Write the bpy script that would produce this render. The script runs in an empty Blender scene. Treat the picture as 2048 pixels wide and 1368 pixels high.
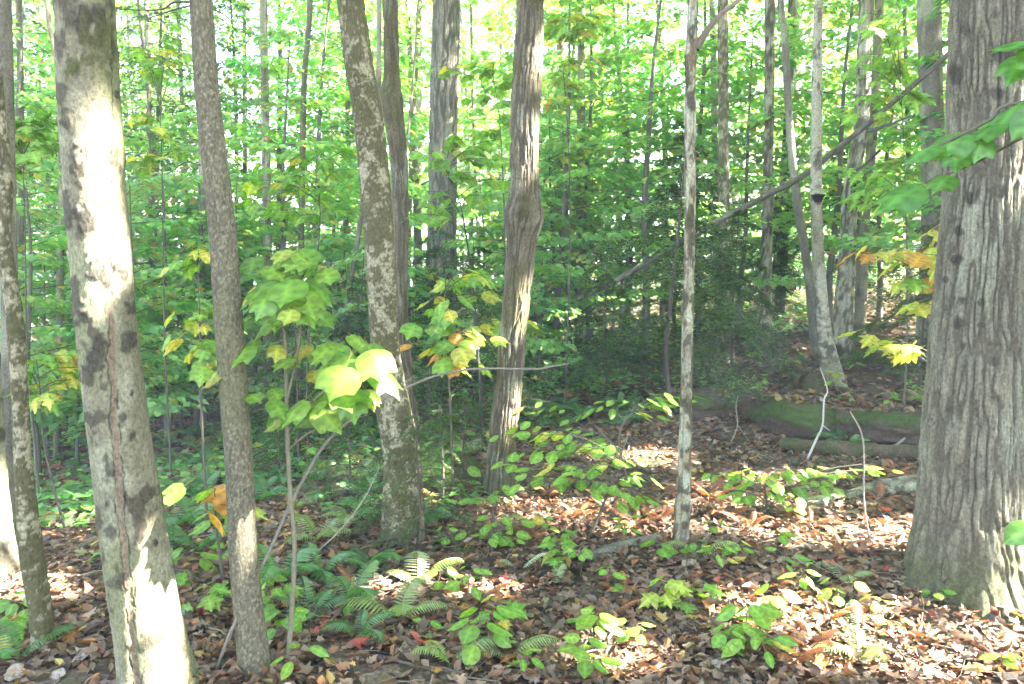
import bpy, math, random
import numpy as np
from mathutils import Vector, Matrix

# ------------------------------------------------------------------ camera, sky, sun, exposure
SC = bpy.context.scene
C = SC.collection
R = random.Random(11)
rng = np.random.default_rng(11)
rad = math.radians

CAM = np.array([0.0, 0.0, 1.6])
PITCH = rad(5.0)
F = 1607.0                                    # focal length in pixels of the 2048 wide photograph
cam = bpy.data.cameras.new('camera')
cam.sensor_width = 36.0
cam.lens = 36.0 * F / 2048.0
cam.clip_start = 0.05
cam.clip_end = 600.0
cam_ob = bpy.data.objects.new('camera', cam)
C.objects.link(cam_ob)
cam_ob.location = CAM
cam_ob.rotation_euler = (rad(90) - PITCH, 0, 0)
SC.camera = cam_ob

SUN_AZ, SUN_EL = rad(97.0), rad(40.0)         # azimuth clockwise from the view direction (+Y)
SUN = np.array([math.sin(SUN_AZ) * math.cos(SUN_EL), math.cos(SUN_AZ) * math.cos(SUN_EL), math.sin(SUN_EL)])
world = bpy.data.worlds.new('World')
SC.world = world
world.use_nodes = True
wn = world.node_tree.nodes
wl = world.node_tree.links
sky = wn.new('ShaderNodeTexSky')
sky.sky_type = 'NISHITA'
sky.sun_disc = False
sky.sun_elevation = SUN_EL
sky.sun_rotation = SUN_AZ
sky.dust_density = 1.5
wl.new(sky.outputs[0], wn['Background'].inputs[0])
wn['Background'].inputs[1].default_value = 0.05
sun = bpy.data.lights.new('sun', 'SUN')
sun.energy = 5.0
sun.angle = rad(0.53)
sun.color = (1.0, 0.975, 0.94)
sun_ob = bpy.data.objects.new('sun', sun)
C.objects.link(sun_ob)
sun_ob.rotation_euler = Vector(SUN).to_track_quat('Z', 'Y').to_euler()

SC.view_settings.view_transform = 'Standard'
SC.view_settings.look = 'None'
SC.view_settings.gamma = 1.0
SC.view_settings.use_curve_mapping = False
SC.view_settings.exposure = 4.85
SC.render.engine = 'CYCLES'
cy = SC.cycles
cy.max_bounces = 6
cy.diffuse_bounces = 3
cy.glossy_bounces = 2
cy.transmission_bounces = 4
cy.transparent_max_bounces = 4
cy.sample_clamp_indirect = 4.0
cy.caustics_reflective = False
cy.caustics_refractive = False
cy.use_denoising = True
cy.use_adaptive_sampling = True
cy.adaptive_threshold = 0.06

# ------------------------------------------------------------------ maths helpers
def ray(px, py):
    a = (px - 1024.0) / F
    b = (684.0 - py) / F
    c, s = math.cos(PITCH), math.sin(PITCH)
    return np.array([a, c + b * s, -s + b * c])

def at(px, py, Y):
    """the point in the place that lies Y metres ahead and shows at this pixel of the photograph"""
    d = ray(px, py)
    return CAM + d * (Y / d[1])

def proj(P):
    P = np.asarray(P, float) - CAM
    c, s = math.cos(PITCH), math.sin(PITCH)
    dep = P[..., 1] * c - P[..., 2] * s
    up = P[..., 1] * s + P[..., 2] * c
    return 1024 + F * P[..., 0] / dep, 684 - F * up / dep, dep

def hsh(ix, iy, iz, seed):
    ix = np.asarray(ix, np.int64)
    n = (ix * 374761393 + iy * 668265263 + iz * 1440662683 + seed * 974634777) & 0xffffffff
    n = ((n ^ (n >> 13)) * 127412617) & 0xffffffff
    n = ((n ^ (n >> 15)) * 224682251) & 0xffffffff
    n = n ^ (n >> 16)
    return (n & 0xffff) / 65535.0

def vnoise(x, y, z, seed=0):
    x, y, z = np.broadcast_arrays(np.asarray(x, float), np.asarray(y, float), np.asarray(z, float))
    ix = np.floor(x).astype(np.int64); iy = np.floor(y).astype(np.int64); iz = np.floor(z).astype(np.int64)
    fx, fy, fz = x - ix, y - iy, z - iz
    fx = fx * fx * (3 - 2 * fx); fy = fy * fy * (3 - 2 * fy); fz = fz * fz * (3 - 2 * fz)
    def L(a, b, t): return a + (b - a) * t
    def H(a, b, c): return hsh(ix + a, iy + b, iz + c, seed)
    return L(L(L(H(0,0,0), H(1,0,0), fx), L(H(0,1,0), H(1,1,0), fx), fy),
             L(L(H(0,0,1), H(1,0,1), fx), L(H(0,1,1), H(1,1,1), fx), fy), fz)

def fbm(x, y, z, seed=0, o=3):
    s, a, t = 0.0, 1.0, 0.0
    for i in range(o):
        s = s + a * vnoise(x * 2**i, y * 2**i, z * 2**i, seed + i * 17); t += a; a *= 0.5
    return s / t

def sst(a, b, x):
    t = np.clip((x - a) / (b - a), 0, 1)
    return t * t * (3 - 2 * t)

def mix(a, b, t):
    return a + (b - a) * t

def ground(x, y):
    x = np.asarray(x, float); y = np.asarray(y, float)
    s = sst(2.5, 9.5, y)
    X = 14 * np.tanh(x / 14)
    z = s * 0.14 * X + 0.02 * np.clip(y - 3, 0, 60)
    z = z + 0.22 * (fbm(x * 0.35, y * 0.35, 0, 3, 2) - 0.5) * sst(3, 8, np.hypot(x, y)) + 0.09 * (vnoise(x * 1.3, y * 1.3, 0, 5) - 0.5)
    return z

def G(x, y):
    return float(ground(x, y))

def ground_at(px, py):
    d = ray(px, py)
    t = 1.5
    while t < 80:
        p = CAM + d * t
        if p[2] < G(p[0], p[1]):
            return p
        t *= 1.01
    return p

def norm(v):
    v = np.asarray(v, float)
    return v / (np.linalg.norm(v, axis=-1, keepdims=True) + 1e-9)

# ------------------------------------------------------------------ object helpers
def link(name, data, parent=None):
    o = bpy.data.objects.new(name, data)
    C.objects.link(o)
    if parent: o.parent = parent
    return o

def tag(o, label, cat, group=None, kind=None):
    if label: o['label'] = label
    if cat: o['category'] = cat
    if group: o['group'] = group
    if kind: o['kind'] = kind
    return o

def thing(name, label, cat, loc, group=None):
    o = link(name, None)
    o.empty_display_size = 0.1
    o.location = loc
    return tag(o, label, cat, group)

def mesh(name, verts, faces, mat, cols=None, smooth=False):
    """verts (n,3); faces list of (m,k) int arrays; cols (n,3) linear"""
    verts = np.asarray(verts, np.float32)
    if not isinstance(faces, list): faces = [faces]
    me = bpy.data.meshes.new(name)
    me.vertices.add(len(verts))
    me.vertices.foreach_set('co', verts.ravel())
    idx = np.concatenate([np.asarray(f, np.int32).ravel() for f in faces])
    tot = np.concatenate([np.full(len(f), np.asarray(f).shape[1], np.int32) for f in faces])
    st = np.concatenate([[0], np.cumsum(tot)[:-1]]).astype(np.int32)
    me.loops.add(len(idx))
    me.loops.foreach_set('vertex_index', idx)
    me.polygons.add(len(tot))
    me.polygons.foreach_set('loop_start', st)
    if smooth: me.polygons.foreach_set('use_smooth', np.ones(len(tot), bool))
    me.update(calc_edges=True)
    if cols is not None:
        ca = me.color_attributes.new('Col', 'FLOAT_COLOR', 'POINT')
        c4 = np.ones((len(verts), 4), np.float32); c4[:, :3] = cols
        ca.data.foreach_set('color', c4.ravel())
    me.materials.append(mat)
    return me

class Acc:
    """collects several shells into one mesh"""
    def __init__(s): s.v = []; s.f = {}; s.c = []; s.n = 0
    def add(s, v, f, c):
        v = np.asarray(v, float)
        for g in (f if isinstance(f, list) else [f]):
            g = np.asarray(g, np.int64)
            s.f.setdefault(g.shape[1], []).append(g + s.n)
        c = np.asarray(c, float)
        if c.ndim == 1: c = np.tile(c, (len(v), 1))
        s.v.append(v); s.c.append(c); s.n += len(v)
    def mesh(s, name, mat, smooth=False, off=None):
        v = np.concatenate(s.v)
        if off is not None: v = v - np.asarray(off)
        return mesh(name, v, [np.concatenate(g) for g in s.f.values()], mat, np.concatenate(s.c), smooth)

# ------------------------------------------------------------------ materials
def new_mat(name):
    m = bpy.data.materials.new(name); m.use_nodes = True
    nt = m.node_tree
    for n in list(nt.nodes): nt.nodes.remove(n)
    return m, nt.nodes, nt.links

def leaf_material(name, trans=0.5, tint=(1.05, 1.15, 0.5), gloss=0.06, rough=0.4, veins=False):
    m, N, L = new_mat(name)
    out = N.new('ShaderNodeOutputMaterial')
    at_ = N.new('ShaderNodeAttribute'); at_.attribute_name = 'Col'
    oi = N.new('ShaderNodeObjectInfo')
    mul = N.new('ShaderNodeMix'); mul.data_type = 'RGBA'; mul.blend_type = 'MULTIPLY'; mul.inputs[0].default_value = 1
    L.new(at_.outputs['Color'], mul.inputs[6]); L.new(oi.outputs['Color'], mul.inputs[7])
    tc = N.new('ShaderNodeTexCoord')
    nz = N.new('ShaderNodeTexNoise'); nz.inputs['Scale'].default_value = 3.5 if veins else 14; nz.inputs['Detail'].default_value = 3
    L.new(tc.outputs['Object'], nz.inputs['Vector'])
    mr = N.new('ShaderNodeMapRange'); mr.inputs[1].default_value = 0.3; mr.inputs[2].default_value = 0.7; mr.inputs[3].default_value = 0.78; mr.inputs[4].default_value = 1.18
    L.new(nz.outputs['Fac'], mr.inputs[0])
    m2 = N.new('ShaderNodeMix'); m2.data_type = 'RGBA'; m2.blend_type = 'MULTIPLY'; m2.inputs[0].default_value = 1
    L.new(mul.outputs[2], m2.inputs[6]); L.new(mr.outputs[0], m2.inputs[7])
    col = m2.outputs[2]
    if veins:                                   # brown specks and scorched spots, more on some leaves than on others
        vo = N.new('ShaderNodeTexNoise'); vo.inputs['Scale'].default_value = 11; vo.inputs['Detail'].default_value = 4
        va = N.new('ShaderNodeVectorMath'); va.operation = 'ADD'
        L.new(tc.outputs['Object'], va.inputs[0]); L.new(oi.outputs['Random'], va.inputs[1]); L.new(va.outputs[0], vo.inputs['Vector'])
        th = N.new('ShaderNodeMapRange'); th.inputs[1].default_value = 0; th.inputs[2].default_value = 1; th.inputs[3].default_value = .74; th.inputs[4].default_value = .60
        L.new(oi.outputs['Random'], th.inputs[0])
        sb_ = N.new('ShaderNodeMath'); sb_.operation = 'SUBTRACT'; L.new(vo.outputs['Fac'], sb_.inputs[0]); L.new(th.outputs[0], sb_.inputs[1])
        sc_ = N.new('ShaderNodeMath'); sc_.operation = 'MULTIPLY'; sc_.use_clamp = True; sc_.inputs[1].default_value = 22; L.new(sb_.outputs[0], sc_.inputs[0])
        m4 = N.new('ShaderNodeMix'); m4.data_type = 'RGBA'; m4.inputs[7].default_value = (.20, .13, .05, 1)
        L.new(sc_.outputs[0], m4.inputs[0]); L.new(col, m4.inputs[6]); col = m4.outputs[2]
    d = N.new('ShaderNodeBsdfDiffuse'); L.new(col, d.inputs['Color'])
    t = N.new('ShaderNodeBsdfTranslucent')
    tm = N.new('ShaderNodeMix'); tm.data_type = 'RGBA'; tm.blend_type = 'MULTIPLY'; tm.inputs[0].default_value = 1
    L.new(col, tm.inputs[6]); tm.inputs[7].default_value = (*tint, 1)
    L.new(tm.outputs[2], t.inputs['Color'])
    mx = N.new('ShaderNodeMixShader'); mx.inputs[0].default_value = trans
    L.new(d.outputs[0], mx.inputs[1]); L.new(t.outputs[0], mx.inputs[2])
    g = N.new('ShaderNodeBsdfGlossy'); g.inputs['Roughness'].default_value = rough; g.inputs['Color'].default_value = (1, 1, 1, 1)
    m3 = N.new('ShaderNodeMixShader'); m3.inputs[0].default_value = gloss
    L.new(mx.outputs[0], m3.inputs[1]); L.new(g.outputs[0], m3.inputs[2])
    L.new(m3.outputs[0], out.inputs[0])
    return m

def bark_material(name, scale=85.0, bump=0.75, contrast=0.62):
    m, N, L = new_mat(name)
    out = N.new('ShaderNodeOutputMaterial')
    p = N.new('ShaderNodeBsdfPrincipled'); p.inputs['Roughness'].default_value = 0.88
    p.inputs['Specular IOR Level'].default_value = 0.2
    at_ = N.new('ShaderNodeAttribute'); at_.attribute_name = 'Col'
    tc = N.new('ShaderNodeTexCoord')
    mp = N.new('ShaderNodeMapping'); mp.inputs['Scale'].default_value = (scale, scale, scale * 0.7)
    L.new(tc.outputs['Object'], mp.inputs['Vector'])
    nz = N.new('ShaderNodeTexNoise'); nz.inputs['Scale'].default_value = 1; nz.inputs['Detail'].default_value = 7; nz.inputs['Roughness'].default_value = 0.75
    L.new(mp.outputs[0], nz.inputs['Vector'])
    mr = N.new('ShaderNodeMapRange'); mr.inputs[1].default_value = 0.3; mr.inputs[2].default_value = 0.7
    mr.inputs[3].default_value = 1 - contrast; mr.inputs[4].default_value = 1 + contrast
    L.new(nz.outputs['Fac'], mr.inputs[0])
    mm = N.new('ShaderNodeMix'); mm.data_type = 'RGBA'; mm.blend_type = 'MULTIPLY'; mm.inputs[0].default_value = 1
    L.new(at_.outputs['Color'], mm.inputs[6]); L.new(mr.outputs[0], mm.inputs[7])
    L.new(mm.outputs[2], p.inputs['Base Color'])
    b = N.new('ShaderNodeBump'); b.inputs['Strength'].default_value = bump; b.inputs['Distance'].default_value = 0.01
    L.new(nz.outputs['Fac'], b.inputs['Height']); L.new(b.outputs[0], p.inputs['Normal'])
    L.new(p.outputs[0], out.inputs[0])
    return m

M_LEAF = leaf_material('green_leaf', 0.55, tint=(.92, 1.12, .68))
M_BIGLEAF = leaf_material('broad_leaf', 0.5, veins=True, gloss=0.03, rough=0.42)
M_NEEDLE = leaf_material('conifer_needle', 0.3, gloss=0.012)
M_LITTER = leaf_material('dead_leaf', 0.22, tint=(1.2, 1.0, 0.7), gloss=0.035, rough=0.55)
M_BARK = bark_material('tree_bark')
M_TWIG = bark_material('twig_bark', 90, 0.2, 0.3)

def soil_material():
    m, N, L = new_mat('forest_floor')
    out = N.new('ShaderNodeOutputMaterial')
    p = N.new('ShaderNodeBsdfPrincipled'); p.inputs['Roughness'].default_value = 0.9; p.inputs['Specular IOR Level'].default_value = 0.15
    tc = N.new('ShaderNodeTexCoord')
    wz = N.new('ShaderNodeTexNoise'); wz.inputs['Scale'].default_value = 9; wz.inputs['Detail'].default_value = 3
    L.new(tc.outputs['Object'], wz.inputs['Vector'])
    vm = N.new('ShaderNodeVectorMath'); vm.operation = 'MULTIPLY_ADD'; vm.inputs[1].default_value = (0.09, 0.09, 0.09)
    L.new(wz.outputs['Color'], vm.inputs[0]); L.new(tc.outputs['Object'], vm.inputs[2])
    vo = N.new('ShaderNodeTexVoronoi'); vo.inputs['Scale'].default_value = 16
    L.new(vm.outputs[0], vo.inputs['Vector'])
    sp = N.new('ShaderNodeSeparateColor'); L.new(vo.outputs['Color'], sp.inputs[0])
    cr = N.new('ShaderNodeValToRGB')
    E = cr.color_ramp.elements
    E[0].position = 0; E[0].color = (0.035, 0.024, 0.016, 1)
    E[1].position = 1; E[1].color = (0.17, 0.075, 0.028, 1)
    for pos, c in ((0.25, (0.075, 0.05, 0.033)), (0.5, (0.12, 0.083, 0.055)), (0.68, (0.17, 0.125, 0.085)), (0.82, (0.095, 0.055, 0.033)), (0.93, (0.15, 0.10, 0.05))):
        e = E.new(pos); e.color = (*c, 1)
    L.new(sp.outputs[0], cr.inputs[0])
    n2 = N.new('ShaderNodeTexNoise'); n2.inputs['Scale'].default_value = 55; n2.inputs['Detail'].default_value = 4
    L.new(tc.outputs['Object'], n2.inputs['Vector'])
    mr = N.new('ShaderNodeMapRange'); mr.inputs[1].default_value = 0.3; mr.inputs[2].default_value = 0.7; mr.inputs[3].default_value = 0.5; mr.inputs[4].default_value = 1.35
    L.new(n2.outputs['Fac'], mr.inputs[0])
    mm = N.new('ShaderNodeMix'); mm.data_type = 'RGBA'; mm.blend_type = 'MULTIPLY'; mm.inputs[0].default_value = 1
    L.new(cr.outputs[0], mm.inputs[6]); L.new(mr.outputs[0], mm.inputs[7])
    # moss patches
    n3 = N.new('ShaderNodeTexNoise'); n3.inputs['Scale'].default_value = 0.9; n3.inputs['Detail'].default_value = 6
    L.new(tc.outputs['Object'], n3.inputs['Vector'])
    m3 = N.new('ShaderNodeMapRange'); m3.inputs[1].default_value = 0.58; m3.inputs[2].default_value = 0.68
    L.new(n3.outputs['Fac'], m3.inputs[0])
    mg = N.new('ShaderNodeMix'); mg.data_type = 'RGBA'; mg.inputs[7].default_value = (0.05, 0.07, 0.022, 1)
    L.new(m3.outputs[0], mg.inputs[0]); L.new(mm.outputs[2], mg.inputs[6])
    L.new(mg.outputs[2], p.inputs['Base Color'])
    b = N.new('ShaderNodeBump'); b.inputs['Strength'].default_value = 0.8; b.inputs['Distance'].default_value = 0.03
    L.new(vo.outputs['Distance'], b.inputs['Height']); L.new(b.outputs[0], p.inputs['Normal'])
    L.new(p.outputs[0], out.inputs[0])
    return m
M_SOIL = soil_material()

# ------------------------------------------------------------------ ground sheet
def axis(a, b, fine0, fine1, step, n_out):
    f = np.arange(fine0, fine1, step)
    lo = fine0 - (fine0 - a) * (np.linspace(1, 0, n_out, endpoint=False) ** 2.2)
    hi = fine1 + (b - fine1) * (np.linspace(0, 1, n_out) ** 2.2)
    return np.concatenate([lo, f, hi])
gx = axis(-120, 120, -6, 6, 0.047, 64)
gy = axis(-40, 140, 1.5, 11, 0.047, 64)
XX, YY = np.meshgrid(gx, gy)
ZZ = ground(XX, YY)
near = np.exp(-(np.clip(np.hypot(XX, YY - 5) - 6, 0, 99) / 6) ** 2)
ZZ = ZZ + near * (0.035 * (fbm(XX * 5, YY * 5, 0, 8, 3) - 0.5) + 0.02 * (vnoise(XX * 17, YY * 17, 0, 9) - 0.5))
nx, ny = len(gx), len(gy)
gv = np.stack([XX.ravel(), YY.ravel(), ZZ.ravel()], 1)
ii = np.arange((ny - 1) * nx).reshape(ny - 1, nx)[:, :-1].ravel()
gf = np.stack([ii, ii + 1, ii + nx + 1, ii + nx], 1)
ground_ob = link('ground', mesh('ground', gv, gf, M_SOIL, smooth=True))
ground_ob['kind'] = 'structure'
ground_ob['label'] = 'forest floor of brown leaf litter rising gently to the right'

# ------------------------------------------------------------------ bark
def bark_fields(kind, cx, cy, h, th, r, seed):
    """radial offset (m) and linear colour for points of a trunk; cx, cy = cos, sin of the angle times the mean radius"""
    n = len(h)
    one = np.ones((n, 1))
    def c(*a): return np.array(a)
    def mx(A, B, t): return A + (B - A) * t[:, None]
    wob = fbm(cx * 9, cy * 9, h * 2.0, seed + 40, 2)
    if kind in ('furrow', 'ridge', 'shag'):
        fq, fv, dep = {'furrow': (46, 3.6, .014), 'ridge': (26, 2.2, .016), 'shag': (58, 5.0, .010)}[kind]
        w = (fbm(cx * 8, cy * 8, h * 5, seed + 3, 2) - .5) * 2.2
        a = vnoise(cx * fq + w, cy * fq + w, h * fv, seed)
        b = vnoise(cx * fq * 2.1 + w, cy * fq * 2.1 - w, h * fv * 2.3, seed + 9)
        fur = 1 - sst(0.02, 0.20, np.abs(a - .5))
        fur2 = 1 - sst(0.02, 0.16, np.abs(b - .5))
        f = np.clip(fur + .45 * fur2, 0, 1)
        fine = fbm(cx * 110, cy * 110, h * 36, seed + 5, 3)
        disp = dep * (0.35 - f + .5 * (fine - .5))
        rid = {'furrow': c(.155, .142, .114), 'ridge': c(.205, .185, .165), 'shag': c(.142, .122, .09)}[kind]
        drk = c(.045, .037, .028)
        col = mx(rid * one * (0.7 + .6 * fine[:, None]), drk * one, f * (.66 if kind == 'furrow' else .8))
        lic = sst(.56, .66, fbm(cx * 7, cy * 7, h * 3.2, seed + 21, 3)) * (1 - f)
        col = mx(col, c(.26, .275, .22) * one, lic * (.4 if kind == 'furrow' else .6))
        if kind == 'shag':
            mo = sst(.5, .62, fbm(cx * 5, cy * 5, h * 2.2, seed + 31, 3))
            col = mx(col, c(.075, .068, .03) * one, mo * .65)
            disp += .010 * (wob - .5) * 2
    elif kind == 'beech':
        fine = fbm(cx * 60, cy * 60, h * 45, seed, 3)
        disp = .010 * (wob - .5) + .0025 * (fine - .5)
        col = c(.16, .147, .108) * one * (.75 + .5 * fine[:, None])
        lic = sst(.5, .62, fbm(cx * 10, cy * 10, h * 7, seed + 4, 3))
        col = mx(col, c(.235, .23, .175) * one, lic * .8)
        gr = sst(.5, .65, fbm(cx * 6, cy * 6, h * 2.0, seed + 11, 3))
        col = mx(col, c(.16, .165, .09) * one, gr * .75)
        dk = sst(.60, .68, fbm(cx * 16, cy * 12, h * 13, seed + 7, 5))
        col = mx(col, c(.055, .047, .035) * one, dk * .9)
        disp += dk * .004
    elif kind == 'grey':
        fine = fbm(cx * 130, cy * 130, h * 70, seed, 2)
        sp = sst(.66, .74, vnoise(cx * 190, cy * 190, h * 170, seed + 2))
        disp = .006 * (wob - .5) + .003 * (fine - .5)
        col = c(.108, .097, .073) * one * (.6 + .8 * fine[:, None])
        col = mx(col, c(.22, .205, .155) * one, sp * .7)
        gr = sst(.55, .7, fbm(cx * 7, cy * 7, h * 1.6, seed + 11, 3))
        col = mx(col, c(.12, .115, .065) * one, gr * .6)
    elif kind == 'mossbirch':
        fine = fbm(cx * 70, cy * 70, h * 85, seed, 3)
        ml = fbm(cx * 20, cy * 20, h * 14, seed + 5, 5)
        mo = sst(.42, .50, ml + .75 * (fine - .5))
        col = c(.28, .255, .19) * one * (.6 + .8 * fine[:, None])
        ln = sst(.66, .72, vnoise(cx * 12, cy * 12, h * 70, seed + 6))
        col = mx(col, c(.09, .08, .06) * one, ln * .6)
        col = mx(col, c(.065, .06, .026) * one * (.6 + .8 * fine[:, None]), mo * .92)
        disp = .012 * (wob - .5) + .006 * mo + .004 * (fine - .5)
    elif kind == 'snag':
        fine = fbm(cx * 70, cy * 70, h * 18, seed, 3)
        fur = 1 - sst(.02, .16, np.abs(vnoise(cx * 40, cy * 40, h * 3, seed + 3) - .5))
        col = c(.26, .24, .185) * one * (.6 + .8 * fine[:, None])
        br = sst(.52, .60, fbm(cx * 22, cy * 22, h * 7, seed + 5, 5))
        col = mx(col, c(.13, .09, .06) * one * (.6 + .8 * fine[:, None]), br * .9)
        mo = sst(.53, .60, fbm(cx * 20, cy * 20, h * 8, seed + 8, 5))
        col = mx(col, c(.05, .05, .022) * one, mo * .85)
        lw = sst(.5, .58, fbm(cx * 26, cy * 26, h * 12, seed + 12, 4))
        col = mx(col, c(.36, .37, .31) * one, lw * .7)
        col = mx(col, c(.05, .045, .03) * one, sst(.56, .62, fbm(cx * 18, cy * 18, h * 11, seed + 18, 4)) * .85)
        col = mx(col, c(.06, .05, .04) * one, fur * .5)
        disp = .014 * (wob - .5) - .006 * br + .006 * mo - .004 * fur
    elif kind == 'birch':
        fine = fbm(cx * 60, cy * 60, h * 60, seed, 3)
        col = c(.30, .285, .24) * one * (.6 + .8 * fine[:, None])
        ln = sst(.60, .70, vnoise(cx * 14, cy * 14, h * 38 + 3 * wob, seed + 6)) * sst(.4, .6, fbm(cx * 6, cy * 6, h * 3, seed + 2, 2))
        pk = sst(.55, .63, fbm(cx * 14, cy * 14, h * 9, seed + 8, 4))
        col = mx(col, c(.07, .06, .052) * one, np.clip(ln * .75 + pk * .85, 0, 1))
        gr = sst(.48, .62, fbm(cx * 7, cy * 7, h * 2, seed + 15, 3))
        col = mx(col, c(.16, .15, .10) * one, gr * .7)
        disp = .006 * (wob - .5) + .003 * (fine - .5)
    elif kind == 'moss':
        fine = fbm(cx * 45, cy * 45, h * 45, seed, 3)
        ml = sst(.42, .56, fbm(cx * 8, cy * 8, h * 8, seed + 5, 3))
        col = mx(c(.075, .055, .038) * one * (.5 + fine[:, None]), c(.045, .055, .016) * one * (.5 + fine[:, None]), ml * .7)
        disp = .03 * (wob - .5) + .02 * ml * fine
    else:                                   # 'dark'
        fine = fbm(cx * 40, cy * 40, h * 12, seed, 3)
        col = c(.13, .118, .10) * one * (.4 + 1.2 * fine[:, None])
        lic = sst(.54, .64, fbm(cx * 9, cy * 9, h * 3, seed + 4, 3))
        col = mx(col, c(.27, .27, .22) * one, lic * .6)
        disp = .01 * (wob - .5) + .006 * (fine - .5)
    return disp, np.clip(col * np.array([1.04, 1.0, .86]), .01, .8)

def catmull(P, n, dense=None):
    P = np.asarray(P, float)
    if len(P) == 2: P = np.stack([P[0], (P[0] + P[1]) / 2, P[1]])
    d = np.r_[0, np.cumsum(np.linalg.norm(np.diff(P[:, :3], axis=0), axis=1))]
    ext = np.vstack([2 * P[0] - P[1], P, 2 * P[-1] - P[-2]])
    s = np.linspace(0, d[-1], n)
    if dense and dense < d[-1]:                        # most rings where the trunk stands at eye level
        m = int(n * .9)
        s = np.r_[np.linspace(0, dense, m, endpoint=False), np.linspace(dense, d[-1], n - m)]
    k = np.clip(np.searchsorted(d, s, side='right') - 1, 0, len(P) - 2)
    t = ((s - d[k]) / (d[k + 1] - d[k] + 1e-9))[:, None]
    p0, p1, p2, p3 = ext[k], ext[k + 1], ext[k + 2], ext[k + 3]
    return .5 * ((2 * p1) + (-p0 + p2) * t + (2 * p0 - 5 * p1 + 4 * p2 - p3) * t**2 + (-p0 + 3 * p1 - 3 * p2 + p3) * t**3)

def tube(P, nseg, nlen, kind, seed=0, flare=0.0, flare_h=.18, lobes=5, extra=None, cap=True, dense=None):
    """P rows (x, y, z, radius) from the base up"""
    Q = catmull(P, nlen, dense)
    pos, r = Q[:, :3], np.maximum(Q[:, 3], .0008)
    tan = norm(np.gradient(pos, axis=0))
    tan[1:-1] = norm(pos[2:] - pos[:-2])
    ref = np.array([1., 0, 0]) if abs(tan[0][0]) < .8 else np.array([0, 0, 1.])
    s = norm(ref - tan * (tan @ ref)[:, None])
    b = np.cross(tan, s)
    h = np.r_[0, np.cumsum(np.linalg.norm(np.diff(pos, axis=0), axis=1))]
    th = np.arange(nseg) * 2 * math.pi / nseg
    TH, H = np.meshgrid(th, h)
    RR = np.repeat(r[:, None], nseg, 1)
    rm = float(np.mean(r))
    ct, st_ = np.cos(TH).ravel(), np.sin(TH).ravel()
    disp, col = bark_fields(kind, ct * rm, st_ * rm, H.ravel(), TH.ravel(), rm, seed)
    disp = disp * np.clip(RR.ravel() / .06, .05, 1)
    rr = RR.ravel() + disp
    if flare:
        e = np.exp(-H.ravel() / flare_h)
        lob = .5 + .5 * np.cos(lobes * TH.ravel() + seed + 1.3 * np.sin(2 * TH.ravel() + seed))
        rr = rr * (1 + flare * e * (.45 + .9 * lob))
    ctr = np.repeat(pos, nseg, 0); S = np.repeat(s, nseg, 0); B = np.repeat(b, nseg, 0)
    if extra: rr, col = extra(ctr, TH.ravel(), H.ravel(), rr, col, S, B)
    V = ctr + (S * ct[:, None] + B * st_[:, None]) * rr[:, None]
    i = np.arange(nlen - 1)[:, None] * nseg
    j = np.arange(nseg)[None, :]
    f = np.stack([i + j, i + (j + 1) % nseg, i + nseg + (j + 1) % nseg, i + nseg + j], -1).reshape(-1, 4)
    faces = [f]
    if cap:
        V = np.vstack([V, pos[-1], pos[0]]); col = np.vstack([col, col[-1], col[0]])
        k = (nlen - 1) * nseg
        jj = np.arange(nseg)
        faces.append(np.stack([k + jj, k + (jj + 1) % nseg, np.full(nseg, nlen * nseg)], 1))
        faces.append(np.stack([(jj + 1) % nseg, jj, np.full(nseg, nlen * nseg + 1)], 1))
    return V, faces, col

def thin_tube(P, nseg=5, nlen=None, col=(.1, .08, .06)):
    P = np.asarray(P, float)
    Q = catmull(P, nlen or max(3, len(P) * 3))
    pos, r = Q[:, :3], np.maximum(Q[:, 3], .0005)
    tan = norm(np.gradient(pos, axis=0))
    ref = np.array([.31, .17, .93]) if abs(norm(pos[-1] - pos[0])[2]) < .8 else np.array([1., .1, 0])
    s = norm(ref - tan * (tan @ ref)[:, None]); b = np.cross(tan, s)
    th = np.arange(nseg) * 2 * math.pi / nseg
    V = (pos[:, None] + r[:, None, None] * (s[:, None] * np.cos(th)[None, :, None] + b[:, None] * np.sin(th)[None, :, None])).reshape(-1, 3)
    n = len(pos)
    i = np.arange(n - 1)[:, None] * nseg; j = np.arange(nseg)[None, :]
    f = np.stack([i + j, i + (j + 1) % nseg, i + nseg + (j + 1) % nseg, i + nseg + j], -1).reshape(-1, 4)
    return V, f, np.tile(np.asarray(col, float), (len(V), 1))

# ------------------------------------------------------------------ sun flecks: gaps cut into the crowns so the sun reaches chosen spots
FLECKS = []          # (point, radius)
def fleck(p, r): FLECKS.append((np.asarray(p, float), 1.35 * r + .03))

def lit_mask(pos, half):
    """True for leaves to cut out so the sun reaches a fleck"""
    pos = np.asarray(pos)
    m = np.zeros(len(pos), bool)
    for p, r in FLECKS:
        d = pos - p
        t = d @ SUN
        q = d - t[:, None] * SUN
        m |= (t > .25) & ((q * q).sum(1) < (r + half) ** 2)
    return m

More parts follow.
